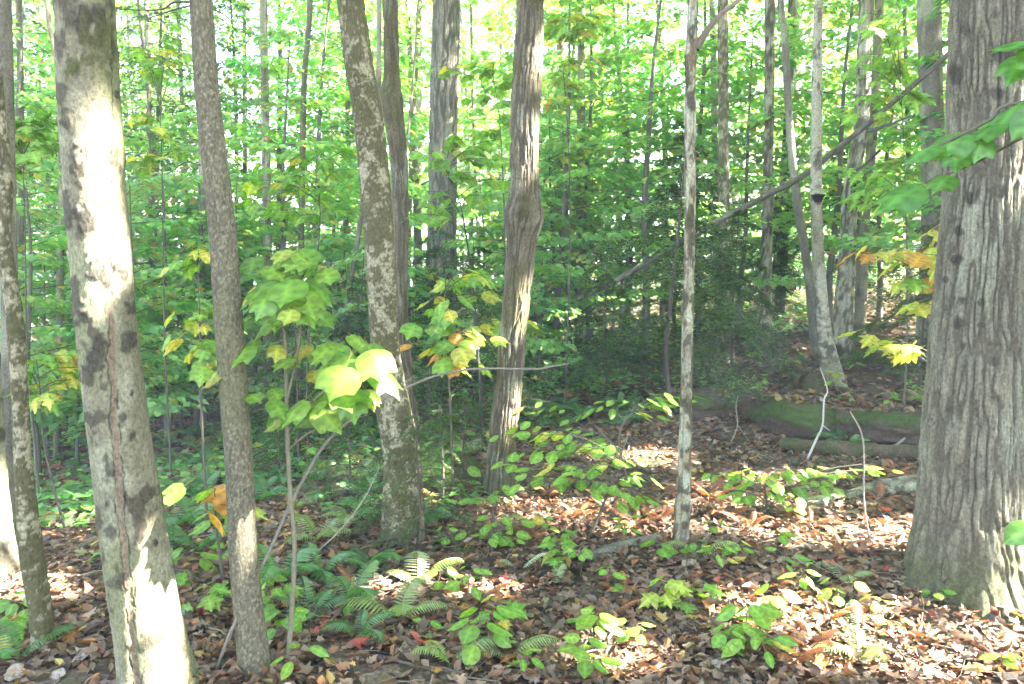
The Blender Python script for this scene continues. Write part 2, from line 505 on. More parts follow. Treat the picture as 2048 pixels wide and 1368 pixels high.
# ------------------------------------------------------------------ leaf clouds
T_LOZ = (np.array([[0, 0, 0], [.42, .45, .10], [0, 1, -.06], [-.42, .45, .10]]), np.array([[0, 1, 2], [0, 2, 3]]))
def leaf_cloud(pos, fwd, up, size, cols, tmpl=T_LOZ):
    tv, tf = tmpl
    fwd = norm(fwd); side = norm(np.cross(fwd, up)); nrm = np.cross(side, fwd)
    V = pos[:, None] + size[:, None, None] * (tv[None, :, 0:1] * side[:, None] + tv[None, :, 1:2] * fwd[:, None] + tv[None, :, 2:3] * nrm[:, None])
    k = len(tv)
    Fc = (np.arange(len(pos))[:, None, None] * k + tf[None]).reshape(-1, tf.shape[1])
    return V.reshape(-1, 3), Fc, np.repeat(cols, k, 0)

GREENS = np.array([[.14, .32, .085], [.165, .37, .09], [.20, .41, .09], [.245, .44, .085], [.32, .47, .085]])
def green_cols(n, g, yellow=.06, orange=.015, shift=0.0):
    """leaf colours: several greens, some turning yellow or orange for autumn"""
    t = np.clip(g.random(n) * 4 + shift, 0, 3.999)
    i = t.astype(int); f = (t - i)[:, None]
    c = GREENS[i] * (1 - f) + GREENS[i + 1] * f
    u = g.random(n)
    c[u < yellow] = np.array([.48, .40, .05]) * (.7 + .5 * g.random((int((u < yellow).sum()), 1)))
    c[u < orange] = np.array([.50, .22, .04])
    return c * (.85 + .3 * g.random((n, 1)))

def spray_sapling(seed, H, cb, RR, nb, nl, ls, yellow=.06, shift=0., flat=1.):
    """an understory tree of layered flat sprays: (wood shells, leaf arrays)"""
    g = np.random.default_rng(seed)
    wood = []
    k = np.linspace(0, 1, 7)
    lean = (g.random(2) - .5) * .14 * H
    stem = np.stack([lean[0] * k**1.5 + .03 * H * (vnoise(k * 3, 0, 0, seed) - .5), lean[1] * k**1.5 + .03 * H * (vnoise(k * 3, 5, 0, seed) - .5), H * k, (.009 * H + .004) * (1 - .85 * k)], 1)
    stem[0, :2] = 0
    wood.append(thin_tube(stem, 6, 14, (.13, .115, .09)))
    Pp, Ff, Uu, Ss, Cc = [], [], [], [], []
    for b in range(nb):
        q = (b + g.random() * .8) / nb
        h = cb + (H - cb) * q
        o = np.array([np.interp(h / H, k, stem[:, i]) for i in range(3)])
        az = b * 2.4 + g.random() * .9
        Lb = RR * (1 - .62 * q**1.6) * (.6 + .5 * g.random())
        d = np.array([math.cos(az), math.sin(az), 0])
        s = np.array([-d[1], d[0], 0])
        rise = (.45 - .3 * g.random()) * Lb
        def pt(t): return o + d * (Lb * t)[:, None] + np.array([0, 0, 1]) * (rise * t - .75 * rise * t * t)[:, None]
        tt = np.linspace(0, 1, 4)
        wood.append(thin_tube(np.c_[pt(tt), (.004 * Lb + .003) * (1 - .8 * tt)], 4, 6, (.11, .095, .075)))
        n = int(nl / nb * (Lb / RR) * 1.5) + 3
        t = .2 + .8 * g.random(n)**.75
        wid = Lb * .42 * np.sin(np.clip(t * 1.05, 0, 1) * math.pi)**.6 + .05
        w = (g.random(n) * 2 - 1)
        p = pt(t) + s * (w * wid)[:, None]
        p[:, 2] += -.18 * np.abs(w) * wid + (g.random(n) - .5) * .10 * flat
        ang = np.sign(w) * (.5 + .7 * g.random(n)) + (g.random(n) - .5) * .8
        fw = d * np.cos(ang)[:, None] + s * np.sin(ang)[:, None]
        fw[:, 2] = -.25 - .45 * g.random(n)
        up = np.stack([(g.random(n) - .5) * .7, (g.random(n) - .5) * .7, np.ones(n)], 1)
        Pp.append(p); Ff.append(fw); Uu.append(up); Ss.append(ls * (.65 + .6 * g.random(n)))
        br = np.clip(g.normal(0, .5), -1, 1)
        Cc.append(green_cols(n, g, yellow * (2.2 if g.random() < .2 else .8), yellow * .15, shift + br))
    return wood, [np.concatenate(a) for a in (Pp, Ff, Uu, Ss, Cc)]

def canopy(seed, z0, z1, RR, ncl, per, ls, shift=0., yellow=.05):
    """a tall tree's crown: leaf clusters round the ends of limbs; returns limb shells (from the trunk axis) and leaf arrays"""
    g = np.random.default_rng(seed)
    wood = []
    Pp, Ff, Uu, Ss, Cc = [], [], [], [], []
    nlimb = 9
    for i in range(nlimb):
        az = i * 2.4 + g.random(); zz = z0 + (z1 - z0) * (i + .3) / nlimb * .8
        L = RR * (.75 + .3 * g.random()) * (1 - .45 * i / nlimb)
        d = np.array([math.cos(az), math.sin(az), 0])
        t = np.linspace(0, 1, 5)
        zt = np.minimum(zz + L * (.75 * t), z1)
        P = np.c_[np.outer(L * t**.9, d[:2]), zt, .055 * (1 - .85 * t)]
        wood.append(thin_tube(P, 6, 10, (.15, .135, .115)))
    cen = []
    for i in range(ncl):
        u = g.random(); a = g.random() * 2 * math.pi
        z = z0 + (z1 - z0) * (.08 + .9 * g.random())
        q = (z - z0) / (z1 - z0)
        rr = RR * math.sin(math.pi * min(1, .18 + .72 * q))**.6 * math.sqrt(.05 + .95 * u)
        cen.append((rr * math.cos(a), rr * math.sin(a), z))
    for cx_, cy_, cz in cen:
        n = int(per * (.6 + .8 * g.random()))
        e = g.normal(0, 1, (n, 3)) * np.array([.62, .62, .22]) * (.7 + .6 * g.random())
        p = np.array([cx_, cy_, cz]) + e
        p[:, 2] -= .12 * (e[:, 0]**2 + e[:, 1]**2)
        a = g.random(n) * 2 * math.pi
        fw = np.stack([np.cos(a), np.sin(a), -.3 - .5 * g.random(n)], 1)
        up = np.stack([(g.random(n) - .5) * .9, (g.random(n) - .5) * .9, np.ones(n)], 1)
        Pp.append(p); Ff.append(fw); Uu.append(up); Ss.append(ls * (.65 + .6 * g.random(n)))
        Cc.append(green_cols(n, g, yellow * (2.5 if g.random() < .15 else .7), yellow * .15, shift + g.normal(0, .5)))
    return wood, [np.concatenate(a) for a in (Pp, Ff, Uu, Ss, Cc)]

class Proto:
    def __init__(s, name, wood, leaves, wood_mat=None, leaf_mat=None):
        s.name, s.wood, s.leaves, s.lm = name, wood, leaves, leaf_mat or M_LEAF
        a = Acc()
        for v, f, c in wood: a.add(v, f, c)
        s.wood_me = a.mesh(name + '_wood', wood_mat or M_TWIG, True)
        v, f, c = leaf_cloud(*leaves)
        s.leaf_me = mesh(name + '_leaves', v, f, s.lm, c)
    def leaf_mesh(s, loc, rz, sc, carve=True):
        """the shared crown, or a copy with leaves cut out to let a sun fleck through"""
        if not carve: return s.leaf_me
        c_, s_ = math.cos(rz), math.sin(rz)
        P = (s.leaves[0] + norm(s.leaves[1]) * (.5 * s.leaves[3])[:, None]) * sc
        W = np.stack([P[:, 0] * c_ - P[:, 1] * s_, P[:, 0] * s_ + P[:, 1] * c_, P[:, 2]], 1) + np.asarray(loc)
        m = lit_mask(W, .42 * s.leaves[3] * sc)
        if not m.any(): return s.leaf_me
        v, f, c = leaf_cloud(*[a[~m] for a in s.leaves[:5]], *s.leaves[5:])
        return mesh(s.name + '_leaves', v, f, s.lm, c)

# ------------------------------------------------------------------ trunks measured from the photograph
def pix_path(rows, Y, top, base_extra=.06, lean_up=None):
    """rows (pixel x of the axis, pixel y, pixel width) from the top down -> (x, y, z, radius) from the ground up"""
    pts = []
    for px, py, w in rows:
        p = at(px, py, Y)
        dep = proj(p)[2]
        pts.append([*p, .5 * w * dep / F])
    pts = pts[::-1]
    lo = np.array(pts[0])
    if lo[2] > G(lo[0], Y) + .02:                       # carry the trunk on down into the ground
        d = (np.array(pts[0]) - np.array(pts[1])); d = d[:3] / abs(d[2])
        gz = G(lo[0], Y)
        q = lo[:3] + d * (lo[2] - gz + base_extra) * 1.0
        pts.insert(0, [q[0], Y, G(q[0], Y) - base_extra, lo[3] * 1.06])
    else:
        pts[0][2] = G(lo[0], Y) - base_extra
    hi = np.array(pts[-1]); d = hi[:3] - np.array(pts[-2])[:3]; d = d / max(abs(d[2]), 1e-3)
    d[:2] *= .7 if lean_up is None else lean_up
    n = 4
    for k in range(1, n + 1):
        z = hi[2] + (top - hi[2]) * k / n
        t = (z - hi[2])
        pts.append([hi[0] + d[0] * t * (1 - .3 * k / n), hi[1] + d[1] * t, z, hi[3] * (1 - .62 * k / n)])
    return np.array(pts)

LANDMARKS = []
def tree(name, label, P, kind, nseg, nlen, seed, crown=None, crown_z=None, cs=1.0, flare=.5, flare_h=.18, group=None, extra=None, tint=None, cat='tree', lobes=5, crz=None):
    base = np.array([P[0][0], P[0][1], G(P[0][0], P[0][1])])
    t = thing(name, label, cat, base, group)
    v, f, c = tube(P, nseg, nlen, kind, seed, flare, flare_h, lobes, extra, dense=max(1.5, CAM[2] + .34 * P[0][1] - P[0][2]))
    tr = link('trunk', mesh(name + '_trunk', v - base, f, M_BARK, c, True), t)
    if crown:
        z = crown_z
        x = float(np.interp(z, P[:, 2], P[:, 0])); y = float(np.interp(z, P[:, 2], P[:, 1]))
        rz = seed * 1.7 if crz is None else crz
        loc = np.array([x, y, z])
        lm = crown.leaf_mesh(loc, rz, cs, P[0][1] < 10)
        for nm, me in (('crown', lm), ('limbs', crown.wood_me)):
            o = link(nm, me, t); o.location = loc - base; o.rotation_euler = (0, 0, rz); o.scale = (cs,) * 3
            if tint is not None and nm == 'crown': o.color = (*tint, 1)
    return t

# places where the photograph shows sun reaching trunks and floor
Y_BEECH, Y_GREY, Y_LEFT = 2.95, 3.0, 3.3
Y_BIRCH = ground_at(808, 1090)[1]
Y_BURL = ground_at(1003, 1000)[1]
Y_SNAG = ground_at(1362, 1088)[1]
Y_BIG = ground_at(1930, 1180)[1]
for px, py, r in ((226, 245, .04), (246, 405, .015), (243, 490, .035), (298, 1170, .07), (292, 1225, .085), (296, 1265, .05), (335, 1330, .03)):
    fleck(at(px, py, Y_BEECH - .12), r)
for px, py, r in ((785, 700, .06), (800, 745, .07), (808, 830, .07), (745, 190, .08), (735, 130, .05), (715, 60, .05), (770, 520, .04)):
    fleck(at(px, py, Y_BIRCH - .12), r)
for px, py, r in ((1028, 640, .06), (1062, 300, .05), (1015, 850, .05)): fleck(at(px, py, Y_BURL - .1), r)
for px, py, r in ((1382, 790, .05), (1384, 730, .04), (1380, 860, .05), (1388, 500, .04), (1390, 380, .05), (1385, 30, .08)): fleck(at(px, py, Y_SNAG - .06), r)
fleck(at(8, 1120, 4.2), .16); fleck(at(6, 1060, 4.2), .12)
fleck(at(1620, 890, 5.6), .08); fleck(at(1635, 860, 5.6), .05)
for (x0, y0, x1, y1, n, r) in ((1060, 1022, 1160, 1030, 4, .08), (1160, 1034, 1350, 1040, 6, .09), (1170, 1062, 1290, 1050, 4, .06), (1395, 985, 1450, 1020, 4, .09), (1400, 1050, 1500, 1062, 3, .06),
                           (1570, 1030, 1670, 1062, 5, .09), (1590, 1135, 1760, 1105, 6, .07), (1770, 1098, 1845, 1040, 3, .06), (1690, 1085, 1740, 1120, 2, .04),
                           (1700, 1275, 1900, 1285, 5, .06), (1850, 1240, 2046, 1300, 5, .10), (1900, 1225, 2046, 1225, 3, .08), (1850, 1340, 2046, 1350, 5, .08), (1930, 1290, 2046, 1320, 3, .09), (1640, 1340, 1800, 1320, 3, .04),
                           (880, 1165, 960, 1170, 2, .05), (1200, 1290, 1215, 1350, 2, .04), (1500, 1220, 1545, 1245, 2, .06), (1290, 905, 1330, 940, 2, .06), (900, 805, 985, 795, 4, .10), (1180, 910, 1250, 920, 2, .04),
                           (60, 1010, 130, 1100, 3, .06), (20, 1160, 60, 1200, 2, .06), (740, 1180, 760, 1190, 1, .03), (690, 945, 700, 945, 1, .03), (640, 640, 700, 660, 2, .10)):
    for k in range(n):
        u = (k + .5) / n
        fleck(ground_at(x0 + (x1 - x0) * u + R.uniform(-8, 8), y0 + (y1 - y0) * u + R.uniform(-4, 4)), r * R.uniform(1.0, 1.6))

CAN = [Proto('canopy_%d' % i, *canopy(100 + i, 0, 8.5, 3.2, 60, 38, .15, shift=.3 + .3 * i)) for i in range(4)]
DENSE = [Proto('dense_canopy_%d' % i, *canopy(140 + i, 0, 8.5, 3.6, 210, 72, .20, shift=.2 * i)) for i in range(2)]
UND = [Proto('understory_%d' % i, *spray_sapling(200 + i, H, cb, rr, nb, nl, ls, ye, sh)) for i, (H, cb, rr, nb, nl, ls, ye, sh) in enumerate((
    (4.2, .8, 1.5, 22, 2000, .105, .06, .3), (6.5, 1.2, 1.9, 30, 3100, .11, .05, .6), (3.0, .5, 1.1, 15, 1100, .10, .10, .1), (8.5, 2.0, 2.3, 36, 4300, .115, .05, .8),
    (5.2, 1.0, 1.8, 24, 2300, .11, .16, 1.1), (2.0, .35, .8, 11, 700, .09, .06, 0.), (10.5, 3.5, 2.6, 40, 5200, .12, .06, .7)))]

# the beech: stripe of bare wood, cracks and mossy blotches that the photograph shows on it
def beech_extra(ctr, th, h, rr, col, S, B):
    V = ctr + (S * np.cos(th)[:, None] + B * np.sin(th)[:, None]) * rr[:, None]
    px, py, dep = proj(V)
    facing = (V[:, 1] < ctr[:, 1] + .02)
    n = (fbm(px * .06, py * .06, 0, 77, 5) - .5) * 1.5
    for bx, by, br_, s in ((178, 35, 40, 1), (150, 300, 14, .8), (135, 240, 16, .8), (172, 440, 26, 1), (205, 535, 32, 1), (165, 625, 20, 1), (193, 705, 30, 1), (255, 690, 20, .9), (248, 555, 12, .9), (245, 835, 7, .9), (262, 870, 8, 1),
                        (232, 800, 7, 1), (225, 940, 14, .7), (215, 1010, 10, .8), (220, 1060, 12, .8), (225, 1165, 12, .7), (310, 1085, 6, 1), (292, 1005, 5, .9), (262, 785, 5, 1), (200, 90, 45, .7), (145, 130, 20, .9), (205, 770, 10, .8)):
        d = np.hypot(px - bx, (py - by) * .8) / br_ + n * 1.3
        m = (1 - sst(.55, 1.15, d)) * facing * s * np.clip(.62 + .8 * fbm(px * .22, py * .22, 0, 78, 3), 0, 1)
        tone = np.array([.05, .043, .03]) if by > 150 or by < 40 else np.array([.07, .072, .025])
        col = col + (tone - col) * m[:, None]
        rr = rr + .006 * m
    # bare stripe between two cracks, left of the right edge
    yy = np.array([0, 100, 228, 456, 620, 684, 800, 912, 1010, 1140, 1250, 1368, 1700]); xx = np.array([221, 222, 222, 222, 228, 233, 239, 243, 250, 262, 272, 284, 300])
    xc = np.interp(py, yy, xx) + 10 * (fbm(py * .012, 1, 0, 83, 3) - .5); low = sst(560, 640, py)
    stripe = (1 - sst(4.5, 7.5, np.abs(px - xc + 9 + n * 5))) * low * facing * np.clip(.5 + 1.0 * fbm(py * .05, px * .1, 0, 79, 3), 0, 1)
    col = col + (np.array([.17, .115, .075]) - col) * (stripe * .85)[:, None]
    rr = rr - .004 * stripe
    for o in (0, -17):
        ck = (1 - sst(.5, 1.9, np.abs(px - xc - o + n * 9 + 4 * (fbm(py * .035, 3 + o, 0, 81, 3) - .5)))) * facing * (1 if o == 0 else low) * sst(.28, .5, fbm(py * .03, 7 + o, 0, 82, 3))
        col = col + (np.array([.035, .028, .02]) - col) * (ck * .8)[:, None]
        rr = rr - .006 * ck
    return rr, np.clip(col, .01, .8)

def big_extra(ctr, th, h, rr, col, S, B):
    V = ctr + (S * np.cos(th)[:, None] + B * np.sin(th)[:, None]) * rr[:, None]
    px, py, dep = proj(V)
    facing = (V[:, 1] < ctr[:, 1] + .05)
    n = fbm(px * .06, py * .06, 0, 91, 3) - .5
    for bx, by, s, k in ((1915, 150, 20, .9), (1940, 395, 16, .8), (1912, 520, 15, .95), (1920, 460, 14, .9), (1922, 600, 10, .9), (1960, 605, 9, .8), (1918, 650, 14, .9), (1962, 650, 10, .8), (2010, 110, 22, .8), (1995, 190, 20, .8), (2000, 380, 20, .6),
                         (1925, 690, 9, .8), (1985, 720, 14, .7), (1955, 960, 30, .5), (1900, 820, 14, .6), (1930, 60, 14, .7), (1990, 30, 12, .6), (1970, 270, 12, .6), (1890, 560, 10, .9)):
        d = np.hypot(px - bx, py - by) / s + n * 1.4
        m = (1 - sst(.5, 1.05, d)) * facing * k
        col = col + (np.array([.045, .037, .028]) - col) * m[:, None]
    # moss round the foot
    mo = (1 - sst(.10, .42, h + n * .35)) * .85
    col = col + (np.array([.05, .05, .02]) * (.6 + 1.6 * fbm(V[:, 0] * 40, V[:, 1] * 40, V[:, 2] * 40, 5, 2))[:, None] - col) * mo[:, None]
    return rr, np.clip(col, .01, .8)

def foot_moss(hh, amount=.8):
    def ex(ctr, th, h, rr, col, S, B):
        n = fbm(np.cos(th) * 2, np.sin(th) * 2, h * 6, 51, 3) - .5
        m = (1 - sst(hh * .4, hh, h + n * hh)) * amount
        return rr, np.clip(col + (np.array([.055, .055, .022]) - col) * m[:, None], .01, .8)
    return ex

def burl_extra(ctr, th, h, rr, col, S, B):
    V = ctr + (S * np.cos(th)[:, None] + B * np.sin(th)[:, None]) * rr[:, None]
    px, py, dep = proj(V)
    p0 = at(1048, 432, Y_BURL - .08)
    d = np.linalg.norm(V - p0, axis=1)
    ring = np.sin(d * 90 + 3 * fbm(V[:, 0] * 20, V[:, 1] * 20, V[:, 2] * 20, 8, 2))
    b = np.exp(-(d / .10)**2)
    rr = rr + .035 * b + .006 * ring * np.exp(-(d / .13)**2)
    col = col * (1 - .35 * b * (ring < -.3))[:, None]
    return foot_moss(.5)(ctr, th, h, rr, col, S, B)

tree('beech_tree', 'pale grey beech with dark moss blotches and a long bare stripe', pix_path([(170, 0, 110), (181, 228, 116), (198, 456, 114), (217, 684, 113), (244, 912, 118), (278, 1140, 125), (318, 1368, 128), (338, 1480, 150)], Y_BEECH, 13), 'beech', 220, 420, 4, CAN[0], 7.5, flare=.30, extra=beech_extra)
SLIM = tree('maple_tree', 'slim speckled grey-brown trunk just right of the blotched beech', pix_path([(402, 0, 45), (419, 228, 48), (444, 456, 52), (460, 684, 55), (477, 912, 55), (489, 1140, 54), (515, 1368, 60)], Y_GREY, 12), 'grey', 120, 420, 9, CAN[1], 7.8, .8, flare=.2)
def twig_on(t, rows, Y, r, col=(.12, .10, .075)):
    b_ = np.array(t.location)
    v, f, c = thin_tube([[*at(x, y, Y + d), r * k] for (x, y, d), k in zip(rows, np.linspace(1, .25, len(rows)))], 5, len(rows) * 6, col)
    link('branch', mesh('dead_twig', v - b_, f, M_TWIG, c, True), t)
twig_on(SLIM, [(392, 4, 0), (350, 4, .05), (325, 18, .1), (280, 20, .15), (232, 17, .2)], Y_GREY, .006)
twig_on(SLIM, [(392, 8, 0), (340, 22, .1), (300, 36, .2), (265, 48, .3)], Y_GREY, .004)
twig_on(SLIM, [(400, 330, 0), (370, 325, .1), (340, 345, .2), (310, 350, .3)], Y_GREY, .004)
twig_on(SLIM, [(430, 20, 0), (455, 35, .1), (480, 70, .2)], Y_GREY, .0035)
tree('birch_tree', 'leaning birch crusted with patchy brown moss, branchless, left of centre', pix_path([(701, 0, 50), (735, 228, 54), (757, 456, 57), (769, 684, 54), (785, 800, 62), (803, 912, 72), (806, 1000, 76), (806, 1090, 82)], Y_BIRCH, 14), 'mossbirch', 150, 520, 14, CAN[2], 8.2, flare=.30, extra=foot_moss(.35, .5))
tree('dead_tree', 'shaggy greyish dead trunk with a knob, tight behind the leaning mossy birch', pix_path([(780, 0, 30), (784, 150, 32), (782, 195, 47), (789, 240, 38), (798, 330, 33), (800, 456, 33), (801, 600, 28), (806, 720, 32), (815, 820, 40)], 6.6, 9), 'shag', 90, 360, 19, flare=.4)
tree('maple_tree', 'brown shaggy trunk with a burl in the middle of the photo', pix_path([(1062, 0, 54), (1051, 228, 58), (1048, 360, 58), (1047, 430, 74), (1042, 500, 60), (1030, 620, 54), (1020, 740, 52), (1012, 830, 54), (1003, 920, 50), (1001, 1003, 56)], Y_BURL, 14), 'shag', 200, 480, 23, CAN[3], 8.4, flare=.45, extra=burl_extra)
SNAG = pix_path([(1385, 0, 20), (1382, 120, 26), (1380, 228, 25), (1380, 456, 22), (1374, 684, 24), (1370, 912, 26), (1360, 1088, 30)], Y_SNAG, 6.5)
sn = tree('dead_snag', 'thin peeling dead pole with moss patches standing right of centre', SNAG, 'snag', 80, 420, 29, flare=.35)
b0 = at(1392, 98, Y_SNAG)
sb = np.array(sn.location)
br = thin_tube([[*(b0), .022], [*at(1408, 70, Y_SNAG), .018], [*at(1440, 30, Y_SNAG), .014], [*at(1485, -8, Y_SNAG), .010], [*at(1540, -90, Y_SNAG), .004]], 8, 24, (.13, .10, .075))
link('branch', mesh('snag_branch', br[0] - sb, br[1], M_TWIG, br[2], True), sn)
BIG = pix_path([(1984, 0, 150), (1978, 228, 150), (1966, 456, 152), (1952, 684, 168), (1941, 912, 180), (1934, 1050, 182), (1930, 1180, 190)], Y_BIG, 16)
tree('ash_tree', 'big deeply furrowed grey trunk with mossy foot by the right edge', BIG, 'furrow', 310, 470, 31, CAN[1], 9, 1.1, flare=.62, flare_h=.2, extra=big_extra, lobes=4)
tree('poplar_tree', 'massive straight finely ridged trunk rising in the middle distance', pix_path([(893, 0, 55), (887, 228, 56), (884, 456, 58), (882, 620, 66)], 11.5, 19), 'ridge', 120, 260, 37, CAN[0], 11, 1.1, flare=.3)
tree('birch_tree', 'white birch with a black bracket fungus, right of the peeling pole', pix_path([(1637, 0, 16), (1633, 228, 21), (1634, 456, 23), (1647, 640, 26), (1662, 740, 38)], 8.0, 12), 'birch', 60, 300, 41, CAN[2], 7.5, .8, flare=.5)
tree('maple_tree', 'thin dark mossy crooked trunk at the far left edge', pix_path([(4, 290, 24), (12, 380, 24), (8, 480, 26), (30, 640, 28), (40, 800, 29), (48, 950, 32), (62, 1100, 38), (82, 1230, 36), (86, 1368, 36)], Y_LEFT, 5.5, lean_up=1.5), 'mossbirch', 70, 360, 44, flare=.2)
tree('beech_tree', 'sunlit pale trunk cut off by the left edge at the bottom', pix_path([(-40, 500, 50), (-22, 900, 56), (-10, 1060, 60), (2, 1170, 70)], 4.2, 10), 'beech', 70, 160, 47, CAN[3], 7, .7, flare=.3)

# bracket fungus on the white birch
fp = at(1636, 392, 7.9)
a = Acc()
for k in range(3):
    u = np.linspace(0, 2 * math.pi, 14, endpoint=False)
    rr_ = .062 - .012 * k
    top = np.c_[fp[0] + rr_ * 1.1 * np.cos(u), fp[1] + rr_ * np.sin(u) * .9, np.full(14, fp[2] + .012 - .022 * k)]
    bot = top + np.array([0, 0, -.026]); bot[:, :2] = fp[:2] + (bot[:, :2] - fp[:2]) * .8
    v = np.vstack([top, bot, [fp + np.array([0, 0, .022 - .022 * k])], [fp + np.array([0, 0, -.02 - .022 * k])]])
    j = np.arange(14)
    a.add(v, [np.stack([j, j + 14, (j + 1) % 14 + 14, (j + 1) % 14], 1), np.stack([j, (j + 1) % 14, np.full(14, 28)], 1), np.stack([(j + 1) % 14 + 14, j + 14, np.full(14, 29)], 1)], (.02, .017, .014))
tag(link('bracket_fungus', a.mesh('bracket_fungus', M_BARK, True)), 'black bracket fungus growing on the white birch trunk', 'fungus')

# ------------------------------------------------------------------ trunks farther back
MARK = [(-400, 'left edge'), (215, 'blotched beech'), (455, 'slim speckled trunk'), (760, 'mossy leaning birch'), (1040, 'burled trunk'), (1378, 'peeling pole'), (1634, 'fungus birch'), (1955, 'big furrowed trunk'), (2500, 'right edge')]
BACK = []
def back_tree(rows, Y, kind, tone, top=14, crown=0, cz=8, cs=.9, nseg=20, nlen=60, cat='tree', name='maple_tree', flare=.3):
    P = pix_path(rows, Y, top)
    t = tree(name, None, P, kind, nseg, nlen, int(rows[0][0] * 3 + Y * 7) % 997, CAN[crown] if crown is not None else None, cz + 1.5, cs * .62, flare=flare, group='trunks standing back in the woods')
    x = np.mean([r[0] for r in rows])
    BACK.append((x, t, tone, 'far' if Y > 11 else 'mid-distance'))
    return t
back_tree([(94, 0, 10), (101, 60, 10), (116, 140, 11), (124, 330, 12), (120, 560, 13)], 9.5, 'beech', 'pale', crown=1)
back_tree([(43, 300, 13), (43, 500, 15), (43, 620, 16), (41, 740, 17)], 10.5, 'grey', 'grey', crown=2)
back_tree([(18, 560, 30), (18, 900, 32), (16, 1040, 36)], 5.2, 'dark', 'dark', crown=3, cz=7)
back_tree([(125, 600, 9), (126, 720, 9), (131, 805, 10)], 12, 'snag', 'pale crooked', crown=None, top=5)
back_tree([(300, 280, 11), (305, 550, 13), (312, 700, 14), (317, 800, 15)], 13, 'snag', 'slender grey', crown=0)
back_tree([(368, 300, 9), (375, 456, 10), (382, 540, 11), (388, 600, 12)], 15, 'birch', 'pale', crown=1)
back_tree([(404, 400, 13), (403, 600, 13), (403, 690, 14), (395, 850, 16)], 10, 'dark', 'dark', crown=2)
back_tree([(533, 380, 17), (534, 456, 18), (536, 620, 19)], 10.5, 'birch', 'pale sunlit', crown=3)
back_tree([(620, 0, 11), (615, 80, 11), (609, 150, 11), (606, 250, 12), (603, 430, 12), (601, 600, 13)], 10, 'grey', 'curving pale grey', crown=0)
back_tree([(490, 330, 9), (489, 450, 10), (487, 560, 10)], 16, 'beech', 'pale thin', crown=1)
back_tree([(716, 480, 9), (702, 560, 10), (690, 660, 12), (684, 720, 12)], 9, 'dark', 'leaning dark', crown=None, top=4)
back_tree([(758, 60, 10), (757, 150, 12), (752, 260, 12), (760, 380, 12)], 8.5, 'dark', 'dark thin', crown=2)
back_tree([(818, 250, 6), (808, 320, 7), (806, 400, 7), (812, 520, 8)], 11, 'beech', 'thin pale wavy', crown=None, top=6)
back_tree([(836, 380, 16), (834, 520, 17)], 21, 'beech', 'hazy pale', crown=3)
back_tree([(842, 0, 6), (832, 150, 7), (824, 250, 8), (820, 420, 8)], 15, 'grey', 'thin', crown=0)
back_tree([(944, 120, 6), (946, 220, 6), (952, 350, 7), (956, 470, 7)], 16, 'dark', 'thin dark', crown=1)
back_tree([(928, 130, 5), (936, 230, 5), (940, 360, 6)], 19, 'grey', 'very thin grey', crown=2)
back_tree([(1003, 150, 7), (1000, 350, 8)], 22, 'grey', 'thin grey', crown=2)
back_tree([(1163, 0, 15), (1162, 100, 15), (1162, 250, 16), (1160, 460, 17)], 11.5, 'beech', 'straight pale', crown=3)
back_tree([(1189, 50, 20), (1186, 250, 22), (1184, 430, 24)], 22, 'dark', 'broad dark', crown=0)
back_tree([(1206, 250, 11), (1205, 400, 12)], 24, 'grey', 'grey', crown=1)
back_tree([(1240, 250, 11), (1240, 400, 12)], 27, 'beech', 'bluish pale', crown=1)
back_tree([(1257, 0, 6), (1256, 200, 7), (1255, 430, 8)], 13, 'dark', 'slender dark', crown=2, cs=.6)
back_tree([(1328, 250, 6), (1331, 460, 8)], 18, 'birch', 'thin pale', crown=3)
back_tree([(1425, 0, 12), (1428, 200, 12), (1432, 430, 13)], 12, 'birch', 'white', crown=0)
back_tree([(1446, 0, 19), (1447, 228, 20), (1448, 430, 21), (1452, 590, 22)], 9.8, 'mossbirch', 'dark-flecked birch', crown=1, nseg=40, nlen=160, name='birch_tree')
back_tree([(1480, 0, 9), (1473, 100, 9), (1470, 300, 10)], 25, 'grey', 'grey', crown=2)
back_tree([(1540, 0, 20), (1538, 228, 20), (1534, 456, 21), (1530, 620, 26)], 10.2, 'snag', 'straight grey-brown', crown=2, nseg=36, nlen=120)
back_tree([(1561, 0, 13), (1568, 60, 14), (1576, 200, 15), (1583, 300, 16), (1598, 430, 17), (1616, 540, 18), (1626, 640, 19)], 9.5, 'dark', 'leaning dark', crown=3, cs=.7, nseg=30, nlen=120)
back_tree([(1588, 0, 14), (1586, 60, 14), (1578, 170, 14), (1566, 400, 16), (1560, 600, 17)], 12, 'snag', 'grey', crown=0)
back_tree([(1622, 30, 10), (1616, 150, 10), (1610, 250, 11)], 22, 'dark', 'dark', crown=1)
back_tree([(1733, 0, 26), (1728, 120, 27), (1722, 260, 28), (1706, 350, 29), (1695, 480, 30), (1688, 620, 36)], 9.2, 'snag', 'broad grey', crown=1, nseg=40, nlen=140)
back_tree([(1757, 40, 16), (1750, 200, 18), (1738, 350, 19), (1728, 450, 20), (1722, 600, 22)], 10.2, 'beech', 'sunlit pale', crown=2)
back_tree([(1858, 0, 44), (1860, 100, 44), (1864, 260, 43), (1866, 400, 42), (1862, 560, 46)], 8.6, 'dark', 'thick dark', crown=3, cz=8, nseg=50, nlen=160)
back_tree([(1790, 360, 9), (1786, 500, 10)], 17, 'dark', 'thin dark', crown=0)
back_tree([(2050, 250, 34), (2046, 600, 36), (2044, 960, 40), (2046, 990, 42)], 6.6, 'beech', 'sunlit furrowed', crown=0, cz=8, nseg=60, nlen=160)
taken = [t.location.copy() for _, t, _, _ in BACK]
g = random.Random(5)
tries = 0
